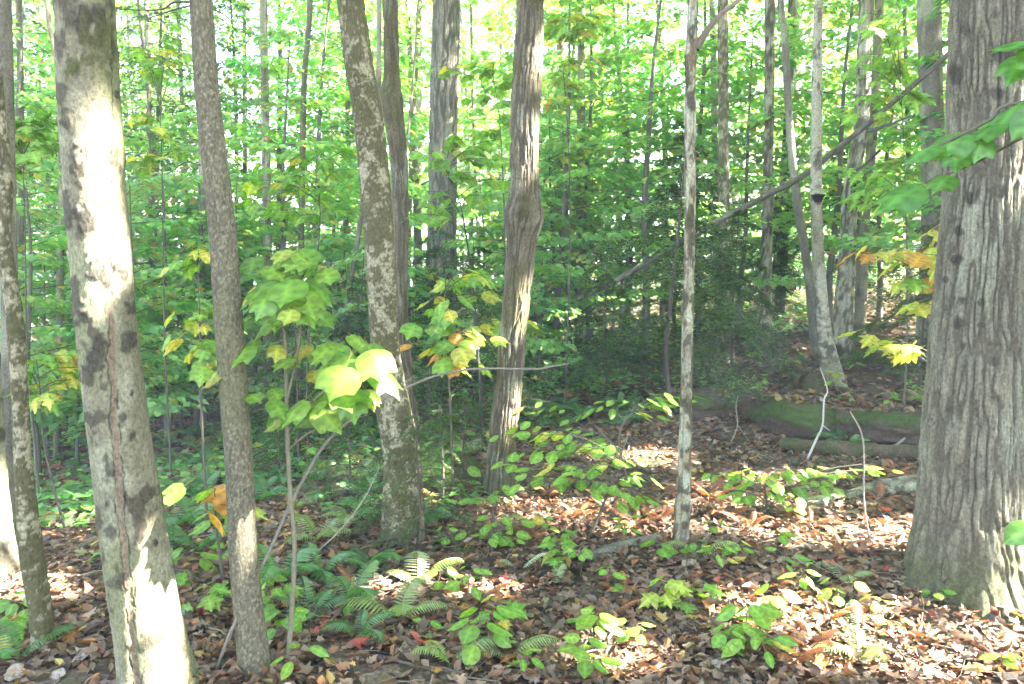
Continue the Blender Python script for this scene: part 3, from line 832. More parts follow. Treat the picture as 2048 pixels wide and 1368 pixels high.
while len(BACK) < 96 and tries < 3000:
    tries += 1
    Y = 17 + 42 * g.random()**.8
    px = g.uniform(-60, 2110)
    x = (px - 1024) / F * Y
    if min((Vector((x, Y, 0)) - Vector((q.x, q.y, 0))).length for q in taken) < 2.0: continue
    d = g.choice((.14, .18, .22, .26, .32)) * g.uniform(.8, 1.2)
    w = d * F / Y
    lx = g.uniform(-18, 18)
    k = g.choice(('beech', 'grey', 'grey', 'dark', 'dark', 'birch', 'snag'))
    t = back_tree([(px + lx, -10, w * .85), (px + lx * .3, 250, w), (px, 520, w * 1.1)], Y, k, {'beech': 'pale', 'grey': 'grey', 'dark': 'dark', 'birch': 'white', 'snag': 'mottled'}[k], top=17 + 4 * g.random(), crown=g.randrange(4), cz=g.uniform(7.5, 10.5), cs=g.uniform(.8, 1.15), nseg=10, nlen=24)
    taken.append(t.location.copy())
ORD = ['first', 'second', 'third', 'fourth', 'fifth', 'sixth', 'seventh', 'eighth', 'ninth', 'tenth', 'eleventh', 'twelfth', 'thirteenth', 'fourteenth', 'fifteenth', 'sixteenth', 'seventeenth', 'eighteenth', 'nineteenth', 'twentieth']
ORD += ['twenty-' + o for o in ORD[:9]] + ['thirtieth'] + ['thirty-' + o for o in ORD[:9]]
for (a0q, an), (b0_, bn) in zip(MARK[:-1], MARK[1:]):
    seg = sorted([e for e in BACK if a0q <= e[0] < b0_], key=lambda e: e[0])
    for i, (x, t, tone, dist) in enumerate(seg):
        t['label'] = f'{tone} {dist} trunk, {ORD[i]} from left between {an} and {bn}'

# unseen maples added beyond the right edge so their crowns shade the floor
SHADE = [(x + .9 * (k % 2), y + .5 * ((x * 7) % 2)) for x in (6.9, 9.7, 12.6, 15.8, 19.0) for k, y in enumerate((-3.0, .2, 3.4, 6.6)) if x > .66 * y + 2.6 and not (x > 11 and y > 5) and not (x < 7 and y < -1) and not (x > 18 and y > 5)]
g = random.Random(21)
for i, (x, y) in enumerate(SHADE):
    z0 = G(x, y)
    top = 14 + g.random() * 3
    P = np.array([[x, y, z0 - .05, .17], [x + g.uniform(-.1, .1), y, z0 + 3, .15], [x + g.uniform(-.3, .3), y, z0 + 7, .12], [x, y, z0 + top, .03]])
    tree('maple_tree', 'unseen maple added beyond the right edge to shade the forest floor', P, 'grey', 16, 30, 300 + i, DENSE[i % 2], z0 + 5.4 + g.random() * 1.5, 1.0 + .1 * g.random(), group='unseen maples added for shade')

# ------------------------------------------------------------------ logs and fallen wood
def log(name, label, P, kind, nseg, nlen, seed, cat, extra=None, parts=()):
    P = np.asarray(P, float)
    base = np.array([P[0][0], P[0][1], P[0][2]])
    v, f, c = tube(P, nseg, nlen, kind, seed, extra=extra)
    if not parts:
        o = link(name, mesh(name, v - base, f, M_BARK, c, True)); o.location = base
        return tag(o, label, cat)
    t = thing(name, label, cat, base)
    link('trunk', mesh(name + '_trunk', v - base, f, M_BARK, c, True), t)
    for nm, Q, col in parts:
        v, f, c = thin_tube(Q, 7, 20, col)
        link(nm, mesh(name + '_' + nm, v - base, f, M_TWIG, c, True), t)
    return t

def pp(px, py, Y, r): return [*at(px, py, Y), r]
def gpt(px, py, lift=0.0):
    p = ground_at(px, py); p = np.array(p); p[2] = G(p[0], p[1]) + lift
    return p

def topmoss(ctr, th, h, rr, col, S, B):
    nz = S[:, 2] * np.cos(th) + B[:, 2] * np.sin(th)
    n = fbm(h * 6, np.cos(th) * 2, np.sin(th) * 2, 33, 3) - .5
    n2 = fbm(h * 50, np.cos(th) * 9, np.sin(th) * 9, 34, 2)
    m = sst(-.1, .35, nz + n * 1.5)
    wood = np.array([.065, .045, .03]) * (.5 + n2)[:, None]
    moss = np.array([.045, .064, .013]) * (.35 + 1.2 * n2)[:, None]
    m = m * sst(.42, .54, fbm(h * 4.3, np.cos(th) * 1.2, np.sin(th) * 1.2, 35, 3))
    return rr + .018 * m * n2 + .09 * n + .05 * (vnoise(h * 2.2, np.cos(th), np.sin(th), 36) - .5), wood + (moss - wood) * m[:, None]

Yl = 6.1
a0, a1, a2 = gpt(1392, 850), gpt(1600, 888), gpt(1880, 900)
log('fallen_log', 'long moss-covered rotten log lying left of the big furrowed trunk', [[*(a0 + [-.08, .12, .14]), .09], [*(a0 + [.08, .10, .14]), .135], [*(a0 + [.5, .10, .13]), .145], [*(a1 + [0, .10, .14]), .15], [*(a1 + [.35, .13, .12]), .13], [*(a2 + [-.35, .1, .12]), .125], [*(a2 + [.25, .1, .1]), .11]], 'moss', 70, 260, 5, 'log', extra=topmoss)
log('fallen_log', 'thin brown decayed log lying below the mossy log', [[*(gpt(1560, 905, .04)), .05], [*(gpt(1700, 915, .05)), .06], [*(gpt(1850, 925, .05)), .055]], 'moss', 30, 120, 8, 'log')
log('fallen_log', 'dark rotting log lying behind the white birch foot', [[*(gpt(1700, 745, .05)), .08], [*(gpt(1790, 738, .07)), .11], [*(gpt(1880, 720, .08)), .10]], 'moss', 30, 120, 9, 'log', extra=topmoss)
log('broken_log', 'pale broken log piece touching the left side of the big trunk', [[*(gpt(1690, 1005, .03)), .035], [*(gpt(1760, 1000, .06)), .055], [*(gpt(1850, 990, .07)), .06]], 'snag', 40, 90, 10, 'log')
log('broken_log', 'bleached flattened log end lying on orange leaves', [[*(gpt(1592, 1018, .02)), .028], [*(gpt(1640, 1015, .03)), .04], [*(gpt(1682, 1010, .035)), .038]], 'snag', 36, 70, 12, 'log')
log('broken_log', 'dark log lying on the floor left of the peeling pole foot', [[*(gpt(1170, 1120, .0)), .03], [*(gpt(1240, 1108, .02)), .035], [*(gpt(1330, 1092, .03)), .03]], 'dark', 30, 70, 13, 'log')
# stump-like root mound by the white birch
log('stump', 'low mossy stump in front of the white birch foot', [[*(gpt(1632, 786, -.06)), .13], [*(gpt(1632, 783, .08)), .11], [*(gpt(1634, 781, .16)), .08]], 'moss', 40, 40, 17, 'stump')
# the long leaning dead trunk across the right half
lean = [[*q_[:3], q_[3] * .47] for q_ in [pp(1085, 628, 9.8, .075), pp(1200, 577, 9.6, .075), pp(1330, 505, 9.3, .078), pp(1440, 440, 9.0, .075), pp(1530, 393, 8.8, .07), pp(1605, 352, 8.6, .066), pp(1700, 277, 8.4, .062), pp(1780, 210, 8.2, .055), pp(1870, 132, 8.0, .05), pp(1990, 20, 7.8, .035)]]
def weathered(ctr, th, h, rr, col, S, B):
    k = fbm(np.cos(th) * 1.5, np.sin(th) * 1.5, h * 7, 61, 4)
    return rr * (1 + .25 * (k - .5)), np.clip(col * (.35 + .75 * k)[:, None], .01, .8)
log('leaning_trunk', 'long grey dead trunk leaning diagonally through the trees at right', lean, 'dark', 36, 300, 15, 'fallen tree', extra=weathered,
    parts=(('branch', [pp(1735, 262, 8.3, .02), pp(1790, 245, 8.2, .014), pp(1830, 228, 8.1, .006)], (.09, .08, .07)), ('branch', [pp(1690, 460, 8.6, .005), pp(1697, 360, 8.5, .012), pp(1730, 330, 8.45, .012), pp(1760, 300, 8.4, .014)], (.06, .05, .045))))
# arching dead sapling and other bare stems
def stems(name, label, paths, col, cat, group=None):
    base = np.array(paths[0][0][:3], float)
    if len(paths) == 1:
        v, f, c = thin_tube(paths[0], 7, len(paths[0]) * 7, col)
        o = link(name, mesh(name, v - base, f, M_TWIG, c, True)); o.location = base
        return tag(o, label, cat, group)
    t = thing(name, label, cat, base, group)
    for i, q in enumerate(paths):
        v, f, c = thin_tube(q, 6, len(q) * 6, col)
        link('stem' if i == 0 else 'twig', mesh(name + '_stem', v - base, f, M_TWIG, c, True), t)
    return t
g0 = gpt(428, 1345)
stems('arching_branch', 'long thin bare grey stem arching from lower left across the burled trunk', [
    [[g0[0], g0[1], g0[2] - .02, .008], pp(455, 1280, 2.95, .0075), pp(500, 1180, 3.0, .0072), pp(545, 1088, 3.05, .007), pp(580, 1010, 3.1, .0068), pp(612, 950, 3.15, .0066), pp(640, 902, 3.2, .0064), pp(680, 857, 3.27, .006), pp(730, 820, 3.35, .006), pp(800, 782, 3.48, .0058), pp(870, 752, 3.6, .0056), pp(950, 738, 3.75, .0054), pp(1050, 738, 3.9, .005), pp(1062, 736, 3.92, .004)],
    [pp(1040, 737, 3.88, .005), pp(1075, 738, 3.95, .005), pp(1110, 732, 4.0, .004), pp(1152, 724, 4.05, .002)],
    [pp(720, 825, 3.33, .005), pp(770, 790, 3.4, .004), pp(830, 752, 3.5, .002)]], (.17, .145, .115), 'branch')
stems('dead_twig', 'pale thin twig slanting up right of the young maple stem', [[[*gpt(628, 1112), .004], pp(690, 1050, gpt(628, 1112)[1], .004), pp(735, 985, gpt(628, 1112)[1], .0035), pp(765, 920, gpt(628, 1112)[1], .002)]], (.32, .25, .19), 'twig')
q = gpt(1612, 925)
stems('dead_twig', 'bleached crooked twig standing in front of the mossy log', [[[*q, .010], pp(1632, 880, q[1], .010), pp(1645, 850, q[1], .008), pp(1648, 800, q[1], .007), pp(1655, 780, q[1], .006), pp(1640, 735, q[1], .003)], [pp(1645, 850, q[1], .005), pp(1660, 862, q[1], .003)]], (.42, .38, .33), 'twig')
q = gpt(1460, 895)
stems('dead_twig', 'forked dry twig standing left on the mossy log', [[[*q, .006], pp(1475, 850, q[1], .005), pp(1472, 815, q[1], .004), pp(1476, 790, q[1], .002)], [pp(1475, 850, q[1], .004), pp(1500, 885, q[1], .003), pp(1512, 905, q[1], .003)]], (.24, .2, .16), 'twig')
q = gpt(1740, 1085)
stems('dead_twig', 'thin straight bare sapling stem left of the big furrowed trunk', [[[*q, .006], pp(1728, 1000, q[1], .005), pp(1726, 880, q[1], .0045), pp(1700, 822, q[1], .003)]], (.25, .21, .17), 'twig')
for (x0, y0, x1, y1, lab, Z) in ((1720, 905, 1838, 826, 'grey dead branch slanting up onto the mossy log end', .02), (1755, 918, 1850, 838, 'thinner dead branch slanting beside it toward the big trunk', .012)):
    p = gpt(x0, y0); stems('dead_branch', lab, [[[*p, Z], pp((x0 + x1) / 2, (y0 + y1) / 2 + 4, p[1] + .1, Z * .9), pp(x1, y1, p[1] + .2, Z * .6)]], (.2, .165, .13), 'branch')
for i, (pts, lab, r) in enumerate((([(1780, 1155), (1850, 1205), (1930, 1215)], 'thin bare twig lying at the foot of the big furrowed trunk', .005), ([(1900, 1215), (1985, 1275), (2048, 1345)], 'pale straight stick lying in the sunny bottom right corner', .006),
        ([(1700, 1245), (1800, 1300), (1920, 1350)], 'long pale stick lying below the white fern', .005), ([(775, 1330), (850, 1345), (930, 1360)], 'curved twig lying at the bottom edge left of centre', .006), ([(1195, 1145), (1250, 1170), (1300, 1190)], 'dark stick lying below the dark log', .008),
        ([(1350, 1150), (1420, 1160), (1490, 1172)], 'grey stick lying under the peeling pole', .008), ([(870, 860), (920, 842), (985, 828)], 'pale bent branch lying left of the burled trunk', .008), ([(40, 1165), (130, 1160), (210, 1150)], 'pale twig lying behind the thin crooked trunk', .005),
        ([(640, 880), (700, 930), (760, 960)], 'dark fallen branch lying behind the young maple', .012), ([(1030, 870), (1100, 850), (1180, 858)], 'thin twig lying right of the burled trunk', .005), ([(1600, 1250), (1680, 1290), (1720, 1330)], 'dark twig lying left of the long pale stick', .005),
        ([(60, 960), (150, 945), (200, 950)], 'mossy stick lying left of the blotched beech', .012), ([(340, 1240), (420, 1230), (450, 1215)], 'brown stick lying between beech and slim trunk', .007))):
    P = [[*gpt(x, y, r + .012), r * (1 - .25 * k)] for k, (x, y) in enumerate(pts)]
    stems('fallen_stick', lab, [P], (.30, .25, .2) if 'pale' in lab else (.13, .10, .075), 'stick')

# ------------------------------------------------------------------ conifers
T_NEED = (np.array([[0, 0, 0], [.15, .5, .03], [0, 1, 0], [-.15, .5, .03]]), np.array([[0, 1, 2], [0, 2, 3]]))
def hemlock(seed, H, RR, nb, h0=.12, nsz=.034, dead=.0, droop=.35, dens=1.0):
    g = np.random.default_rng(seed)
    wood = []
    k = np.linspace(0, 1, 6)
    stem = np.c_[.02 * H * np.sin(k * 4 + seed), .02 * H * np.cos(k * 3), H * k, (.008 * H + .006) * (1 - .9 * k)]
    stem[0, :2] = 0
    wood.append(thin_tube(stem, 7, 16, (.10, .075, .06)))
    Pp, Ff, Uu, Cc, Ss = [], [], [], [], []
    for b in range(nb):
        q = (b + g.random()) / nb
        h = H * (h0 + (.97 - h0) * q)
        o = np.array([np.interp(h / H, k, stem[:, i]) for i in range(3)])
        az = b * 2.4 + g.random()
        L = RR * (1 - q)**.75 * (.55 + .6 * g.random()) + .08
        d = np.array([math.cos(az), math.sin(az), 0]); s = np.array([-d[1], d[0], 0])
        up0 = .25 * L
        def pt(t): return o + d * (L * t)[:, None] + np.array([0, 0, 1.]) * (up0 * t - (up0 + droop * L) * t * t)[:, None]
        tt = np.linspace(0, 1, 5)
        wood.append(thin_tube(np.c_[pt(tt), (.004 * L + .0035) * (1 - .8 * tt)], 4, 8, (.09, .07, .055)))
        if g.random() < dead and q < .5:
            for m in range(5):
                t = np.array([.3 + .14 * m]); p0 = pt(t)[0]; sg = 1 if m % 2 else -1
                wood.append(thin_tube([[*p0, .003], [*(p0 + .3 * L * (.6 * d + sg * .8 * s) - [0, 0, .06 * L]), .001]], 3, 4, (.13, .11, .09)))
            continue
        nbl = max(5, int(L / .042 * dens))
        tb = .12 + .88 * (np.arange(nbl) + g.random(nbl)) / nbl
        sg = np.where(np.arange(nbl) % 2 == 0, 1., -1.)
        bl = L * .48 * np.sin(np.clip(tb * .95 + .03, 0, 1) * math.pi)**.55 * (.6 + .5 * g.random(nbl)) + .03
        nn = 18
        tl = (np.arange(nn) + .5) / nn
        p0 = pt(tb)
        dirb = norm(.62 * d + sg[:, None] * .8 * s + np.array([0, 0, -.3]) + (g.random((nbl, 3)) - .5) * .5)
        P = p0[:, None] + dirb[:, None] * (bl[:, None] * tl[None])[:, :, None]
        P[:, :, 2] -= (.4 * bl[:, None] * tl[None]**2)
        side = norm(np.cross(dirb, [0, 0, 1.]))
        for sd in (1, -1):
            fw = norm(.55 * dirb[:, None] + sd * side[:, None] + (g.random((nbl, nn, 3)) - .5) * 1.1)
            Pp.append(P.reshape(-1, 3)); Ff.append(fw.reshape(-1, 3))
            n = nbl * nn
            Uu.append(np.stack([(g.random(n) - .5) * 2.4, (g.random(n) - .5) * 2.4, np.ones(n)], 1))
            Ss.append(nsz * (.7 + .5 * g.random(n)))
            c0 = np.array([.05, .08, .028]) + np.array([.04, .06, .01]) * g.random()
            Cc.append(c0 * (.8 + .4 * g.random((n, 1))))
    return wood, [np.concatenate(a) for a in (Pp, Ff, Uu, Ss, Cc)] + [T_NEED]
HEM = [Proto('hemlock_%d' % i, *hemlock(400 + i, *a), leaf_mat=M_NEEDLE) for i, a in enumerate(((2.9, 1.15, 25, .2, .058), (2.1, .9, 20, .2, .055), (7.5, 1.7, 80, .2, .05, .45, .3, .45), (1.0, .45, 20, .05, .028, 0., .3, .8)))]

def plant_tree(name, label, proto, x, y, rz, sc, cat, group=None, tint=None, carve=True):
    loc = np.array([x, y, G(x, y) - .01])
    t = thing(name, label, cat, loc, group)
    me = proto.leaf_mesh(loc, rz, sc, carve and y < 9.5 and 'hemlock' not in proto.name)
    for nm, m in (('crown', me), ('trunk', proto.wood_me)):
        o = link(nm, m, t); o.rotation_euler = (0, 0, rz); o.scale = (sc,) * 3
        if tint is not None and nm == 'crown': o.color = (*tint, 1)
    return t
def px_xy(px, Y): return (px - 1024) / F * Y * 1.0
for (px, Y, pr, sc, rz, lab) in ((1348, 7.7, 0, .95, .3, 'bushy dark hemlock sapling right behind the peeling pole'), (1470, 8.6, 1, .95, 1.9, 'smaller hemlock sapling right of the peeling pole'), (955, 7.6, 1, .9, 4.0, 'dark hemlock sapling left of the burled trunk'),
        (1215, 8.4, 1, .8, 2.5, 'hemlock sapling between burled trunk and peeling pole'), (1545, 11, 0, .7, .9, 'hemlock sapling left of the fungus birch'),
        (300, 12.5, 2, 1.0, .5, 'tall spruce with dead lower branches right of the blotched beech'), (330, 14.0, 2, 1.1, 2.2, 'second tall spruce behind the dead-branched spruce'), (60, 12.0, 2, .9, 3.3, 'spruce with bare lower twigs near the left edge'), (470, 15, 2, 1.1, 1.1, 'spruce standing behind the slim speckled trunk'),
        (690, 8.6, 1, .9, .2, 'dark hemlock sapling between young maple and mossy birch'), (590, 7.4, 3, 1.6, 1.0, 'low hemlock behind the young maple stem'), (1850, 7.6, 1, .8, .6, 'dark hemlock low behind the big furrowed trunk'), (880, 9.6, 0, .8, 2.9, 'hemlock sapling under the massive straight trunk'), (1690, 11.5, 0, .9, 4.4, 'hemlock sapling behind the fungus birch')):
    plant_tree('hemlock_sapling' if pr != 2 else 'spruce_tree', lab, HEM[pr], px_xy(px, Y), Y, rz, sc, 'conifer', 'conifers of the understory')
q = ground_at(838, 1105)
plant_tree('fir_seedling', 'small fir seedling in front of the mossy birch foot', HEM[3], q[0], q[1], .4, .85, 'conifer')
for px_, py_, sc_, lab in ((775, 1075, .6, 'tiny fir seedling left of the mossy birch foot'), (700, 1000, .75, 'bushy fir seedling between young maple stem and mossy birch'), (885, 1010, .7, 'fir seedling right of the mossy birch foot'), (860, 900, .8, 'fir seedling behind the mossy birch on its right')):
    q = ground_at(px_, py_)
    plant_tree('fir_seedling', lab, HEM[3], q[0], q[1], px_ * .1, sc_, 'conifer')
q = ground_at(930, 960)
plant_tree('fir_seedling', 'small fir seedling left of the burled trunk foot', HEM[3], q[0], q[1], 2.4, .7, 'conifer')
q = ground_at(560, 960)
plant_tree('fir_seedling', 'low fir seedling on the floor behind the young maple stem', HEM[3], q[0], q[1], 1.4, .7, 'conifer')

# ------------------------------------------------------------------ understory maples, each its own tree
g = random.Random(77)
UN = []
def understory(px, Y, pr, sc, tint=None):
    if 800 < px < 965 and Y < 12: px = px - 150 if px < 882 else px + 130    # the massive trunk stands clear
    x = px_xy(px, Y)
    t = plant_tree('understory_maple', None, UND[pr], x, Y, g.uniform(0, 6.28), sc, 'sapling', 'leafy understory maples', tint)
    UN.append((px, Y, t))
    return t
for (px, Y, pr, sc) in ((60, 7.5, 0, .8), (330, 10.5, 0, 1), (20, 10, 1, .9), (560, 10, 4, .9), (640, 12, 1, 1), (480, 9.5, 2, 1), (120, 13, 1, 1), (400, 14, 3, .9), (230, 16, 4, 1.2), (820, 11, 2, 1), (945, 17, 4, 1),
        (1110, 10.5, 1, .8), (1180, 11.5, 4, 1.1), (1290, 10.5, 1, .9), (1250, 13, 3, .9), (1400, 12, 4, 1.2), (1480, 11, 0, 1), (1560, 12, 3, .8), (1660, 11, 4, 1), (1760, 11.5, 0, 1.1), (1820, 12, 1, 1), (1900, 13, 3, 1),
        (1700, 13.5, 3, .9), (700, 14, 3, 1), (560, 16, 6, .9), (1040, 14, 4, 1.2), (1340, 15, 6, .9), (1120, 16, 3, 1), (40, 16, 6, .9), (300, 18, 3, 1.1), (1960, 9.5, 1, .9)):
    understory(px, Y, pr, sc, (g.uniform(.85, 1.15), g.uniform(.9, 1.1), 1))
low = 0
while low < 46:
    Y = g.uniform(7.6, 15); px = g.uniform(-40, 2080)
    if 1000 < px < 1870 and Y < 11.5: continue
    if any(abs(px - a) * Y / F < .7 and abs(Y - b) < .7 for a, b, _ in UN): continue
    understory(px, Y, g.choice((5, 5, 2) if 700 < px < 1080 else (2, 5, 5, 2, 0)), g.uniform(.7, 1.1), (g.uniform(.8, 1.1), g.uniform(.85, 1.05), g.uniform(.9, 1.3)))
    low += 1
for (a_, b_, y0_, y1_, n_) in ((440, 1010, 8.8, 13, 14), (1040, 1380, 11, 14, 7), (1390, 1840, 13, 17, 6), (0, 420, 8, 12, 7)):
    for _ in range(n_):
        x_ = g.uniform(a_, b_)
        understory(x_, g.uniform(y0_, y1_), g.choice((5, 5, 2) if 700 < x_ < 1080 else (2, 5, 2, 0)), g.uniform(.75, 1.1), (g.uniform(.8, 1.1), g.uniform(.85, 1.05), g.uniform(.9, 1.3)))
tries = 0
while len(UN) < 170 and tries < 4000:
    tries += 1
    Y = 12 + 30 * g.random()**.9
    px = g.uniform(-120, 2170)
    if any(abs(px - a) * Y / F < 1.3 and abs(Y - b) < 1.3 for a, b, _ in UN): continue
    y_ = g.random()
    understory(px, Y, g.choice((0, 1, 1, 3, 3, 4, 4, 6, 6, 2)), g.uniform(.8, 1.3), (g.uniform(.8, 1.3), g.uniform(.88, 1.12), g.uniform(.8, 1.2)))
nearU = [u for u in UN if u[1] < 20]
for (a0_, an), (b0_, bn) in zip(MARK[:-1], MARK[1:]):
    seg = sorted([e for e in nearU if a0_ <= e[0] < b0_], key=lambda e: e[0])
    for i, (px, Y, t) in enumerate(seg):
        t['label'] = f'leafy understory maple, {ORD[i]} from left between {an} and {bn}'
for px, Y, t in UN:
    if Y >= 20:
        t['label'] = 'light green understory maple with layered leaves deep in the woods'
        t['group'] = 'deep understory maples'

# ------------------------------------------------------------------ single leaves for the near plants
STRIPED = [(0, 0), (.17, -.05), (.36, .04), (.47, .22), (.49, .42), (.47, .58), (.45, .76), (.27, .72), (.17, .80), (.08, .93), (0, 1.08)]
MAPLE = [(0, 0), (.14, -.05), (.40, .0), (.33, .17), (.44, .24), (.66, .50), (.44, .49), (.30, .52), (.33, .74), (.16, .76), (0, 1.06)]
OVATE = [(0, 0), (.20, .04), (.34, .18), (.41, .36), (.39, .54), (.29, .74), (.13, .91), (0, 1.02)]
BEECH = [(0, 0), (.14, .08), (.25, .26), (.27, .46), (.22, .68), (.10, .90), (0, 1.04)]
def leaf_mesh(name, outline, mat, bend=.25, fold=.10, curl=.05, seed=0, petiole=.5):
    """a single leaf: two halves about a midrib, side veins raised, petiole behind"""
    g = np.random.default_rng(seed)
    o = np.array(outline, float); k = len(o)
    mid = np.linspace(0, o[-1, 1], k)
    V, Cl, Fc = [], [], []
    def z(x, y): return -bend * (np.maximum(y, 0)**2) * .8 - fold * 1.4 * np.abs(x) + (.6 * fold) * x * x + curl * (vnoise(x * 4 + 9, y * 4, seed, seed) - .5) * 2
    for j, s in enumerate((1, -1)):
        w = 1 + .1 * (g.random() - .5)
        n0 = len(V)
        for i in range(k):
            for m, u in enumerate((0, .34, .68, 1.0)):
                x = s * o[i, 0] * u * w; y = mid[i] + (o[i, 1] - mid[i]) * u
                V.append((x, y, z(x, y) + (.012 if i % 2 else 0) * u * (1 - u) * 4))
                vein = 1.5 if m == 0 else 1.28 if (i % 2 and m < 3) else .9
                Cl.append((vein, vein, vein * (1.1 if vein > 1 else 1)))
        for i in range(k - 1):
            for m in range(3):
                a = n0 + i * 4 + m
                q = (a, a + 1, a + 5, a + 4)
                Fc.append(q if s == 1 else q[::-1])
    n0 = len(V)
    if petiole:
        for (y, zz) in ((.02, .0), (-petiole, .10 * petiole)):
            for dx, dz in ((.012, 0), (-.012, 0), (0, .016)):
                V.append((dx, y, zz + dz)); Cl.append((1.3, .9, .5))
        for a_, b_ in ((0, 1), (1, 2), (2, 0)): Fc.append((n0 + a_, n0 + b_, n0 + 3 + b_, n0 + 3 + a_))
    me = mesh(name, np.array(V), np.array(Fc), mat, np.array(Cl), True)
    return me
LM = {
    'striped': [leaf_mesh('striped_maple_leaf', STRIPED, M_BIGLEAF, b, f, .05, i) for i, (b, f) in enumerate(((.25, .10), (.45, .18), (.12, .05), (.35, .22)))],
    'maple': [leaf_mesh('maple_leaf', MAPLE, M_BIGLEAF, b, f, .05, 10 + i) for i, (b, f) in enumerate(((.25, .10), (.5, .2), (.12, .05)))],
    'ovate': [leaf_mesh('ovate_leaf', OVATE, M_BIGLEAF, b, f, .03, 20 + i, .2) for i, (b, f) in enumerate(((.2, .12), (.4, .22), (.1, .06)))],
    'beech': [leaf_mesh('beech_leaf', BEECH, M_BIGLEAF, b, f, .03, 30 + i, .12) for i, (b, f) in enumerate(((.2, .12), (.35, .2), (.1, .06)))],
    'fallen': [leaf_mesh('fallen_leaf', sh, M_LITTER, b, f, .16, 40 + i, .4) for i, (sh, b, f) in enumerate(((MAPLE, .3, .3), (MAPLE, -.35, .1), (BEECH, .5, .45), (BEECH, -.3, .2), (OVATE, .4, .35), (STRIPED, .2, -.2)))],
}
def basis(pos, fwd, up, size):
    f = norm(fwd); s = norm(np.cross(f, up)); n = np.cross(s, f)
    m = Matrix.Identity(4)
    for i in range(3):
        m[i][0], m[i][1], m[i][2], m[i][3] = s[i] * size, f[i] * size, n[i] * size, pos[i]
    return m
def put_leaf(parent, base, kind, pos, fwd, up, size, color, name='leaf', rnd=R):
    o = link(name, rnd.choice(LM[kind]), parent)
    o.matrix_local = basis(np.asarray(pos) - base, fwd, up, size)
    o.color = (*color, 1)
    return o
GR = [(.16, .31, .035), (.18, .33, .036), (.21, .35, .04), (.15, .28, .035), (.23, .36, .042)]
GR_SHADE = [(.075, .19, .03), (.085, .21, .032), (.10, .23, .034)]  # greens darkened to stand in for shade on the right-edge sprays
YL = [(.48, .44, .06), (.52, .42, .06), (.38, .42, .06)]
ORG = [(.52, .24, .035), (.56, .29, .04)]

def leafy(name, label, cat, stems_, leaves, kind, col=(.10, .085, .06), group=None, rnd=R):
    """stems_: paths of (x,y,z,r); leaves: (pos, fwd, up, size, color)"""
    base = np.array(stems_[0][0][:3], float)
    t = thing(name, label, cat, base, group)
    tw = []
    for i, q in enumerate(stems_):
        v, f, c = thin_tube(q, 6 if i == 0 else 5, len(q) * 5, col)
        tw.append(link('stem' if i == 0 else 'twig', mesh(name + '_stem', v - base, f, M_TWIG, c, True), t))
    for lf in leaves:                              # a leaf hangs from its twig where it has one
        p, fw, up, s, c = lf[:5]
        put_leaf(tw[lf[5]] if len(lf) > 5 else t, base, kind, p, fw, up, s, c, rnd=rnd)
    return t

# the young striped maple with big drooping leaves
YS = 3.05
q = gpt(578, 1378)
st0 = [[q[0], q[1], q[2] - .02, .011], pp(578, 1300, YS, .0105), pp(589, 1110, YS, .009), pp(578, 950, YS, .0085), pp(574, 820, YS, .008), pp(570, 680, YS, .007), pp(560, 650, YS, .006)]
st1 = [pp(574, 800, YS, .006), pp(592, 720, YS, .0055), pp(601, 640, YS, .005), pp(596, 580, YS, .0045), pp(590, 505, YS, .003)]
st2 = [pp(575, 850, YS, .005), pp(640, 790, YS - .1, .0045), pp(690, 745, YS - .16, .004), pp(700, 700, YS - .18, .003)]
st3 = [pp(576, 900, YS, .004), pp(630, 860, YS - .08, .004), pp(735, 830, YS - .1, .0025)]
rl = random.Random(3)
def L(px, py, w, ang, Y, tone=0, pitch=None):
    """a leaf whose stalk joins at this pixel; ang: direction it points, 0 right, 90 towards the viewer, 180 left"""
    a = rad(ang); p = rad(-32 if pitch is None else pitch)
    fw = np.array([math.cos(a) * math.cos(p), -math.sin(a) * math.cos(p), math.sin(p)])
    up = np.array([rl.uniform(-.2, .2), rl.uniform(-.45, -.1), 1.])
    s = .74 * w * Y / F
    c = (rl.choice(GR) if tone == 0 else rl.choice(GR_SHADE) if tone == 3 else rl.choice(YL) if tone == 1 else rl.choice(ORG))
    return (at(px, py, Y), fw, up, s, c)
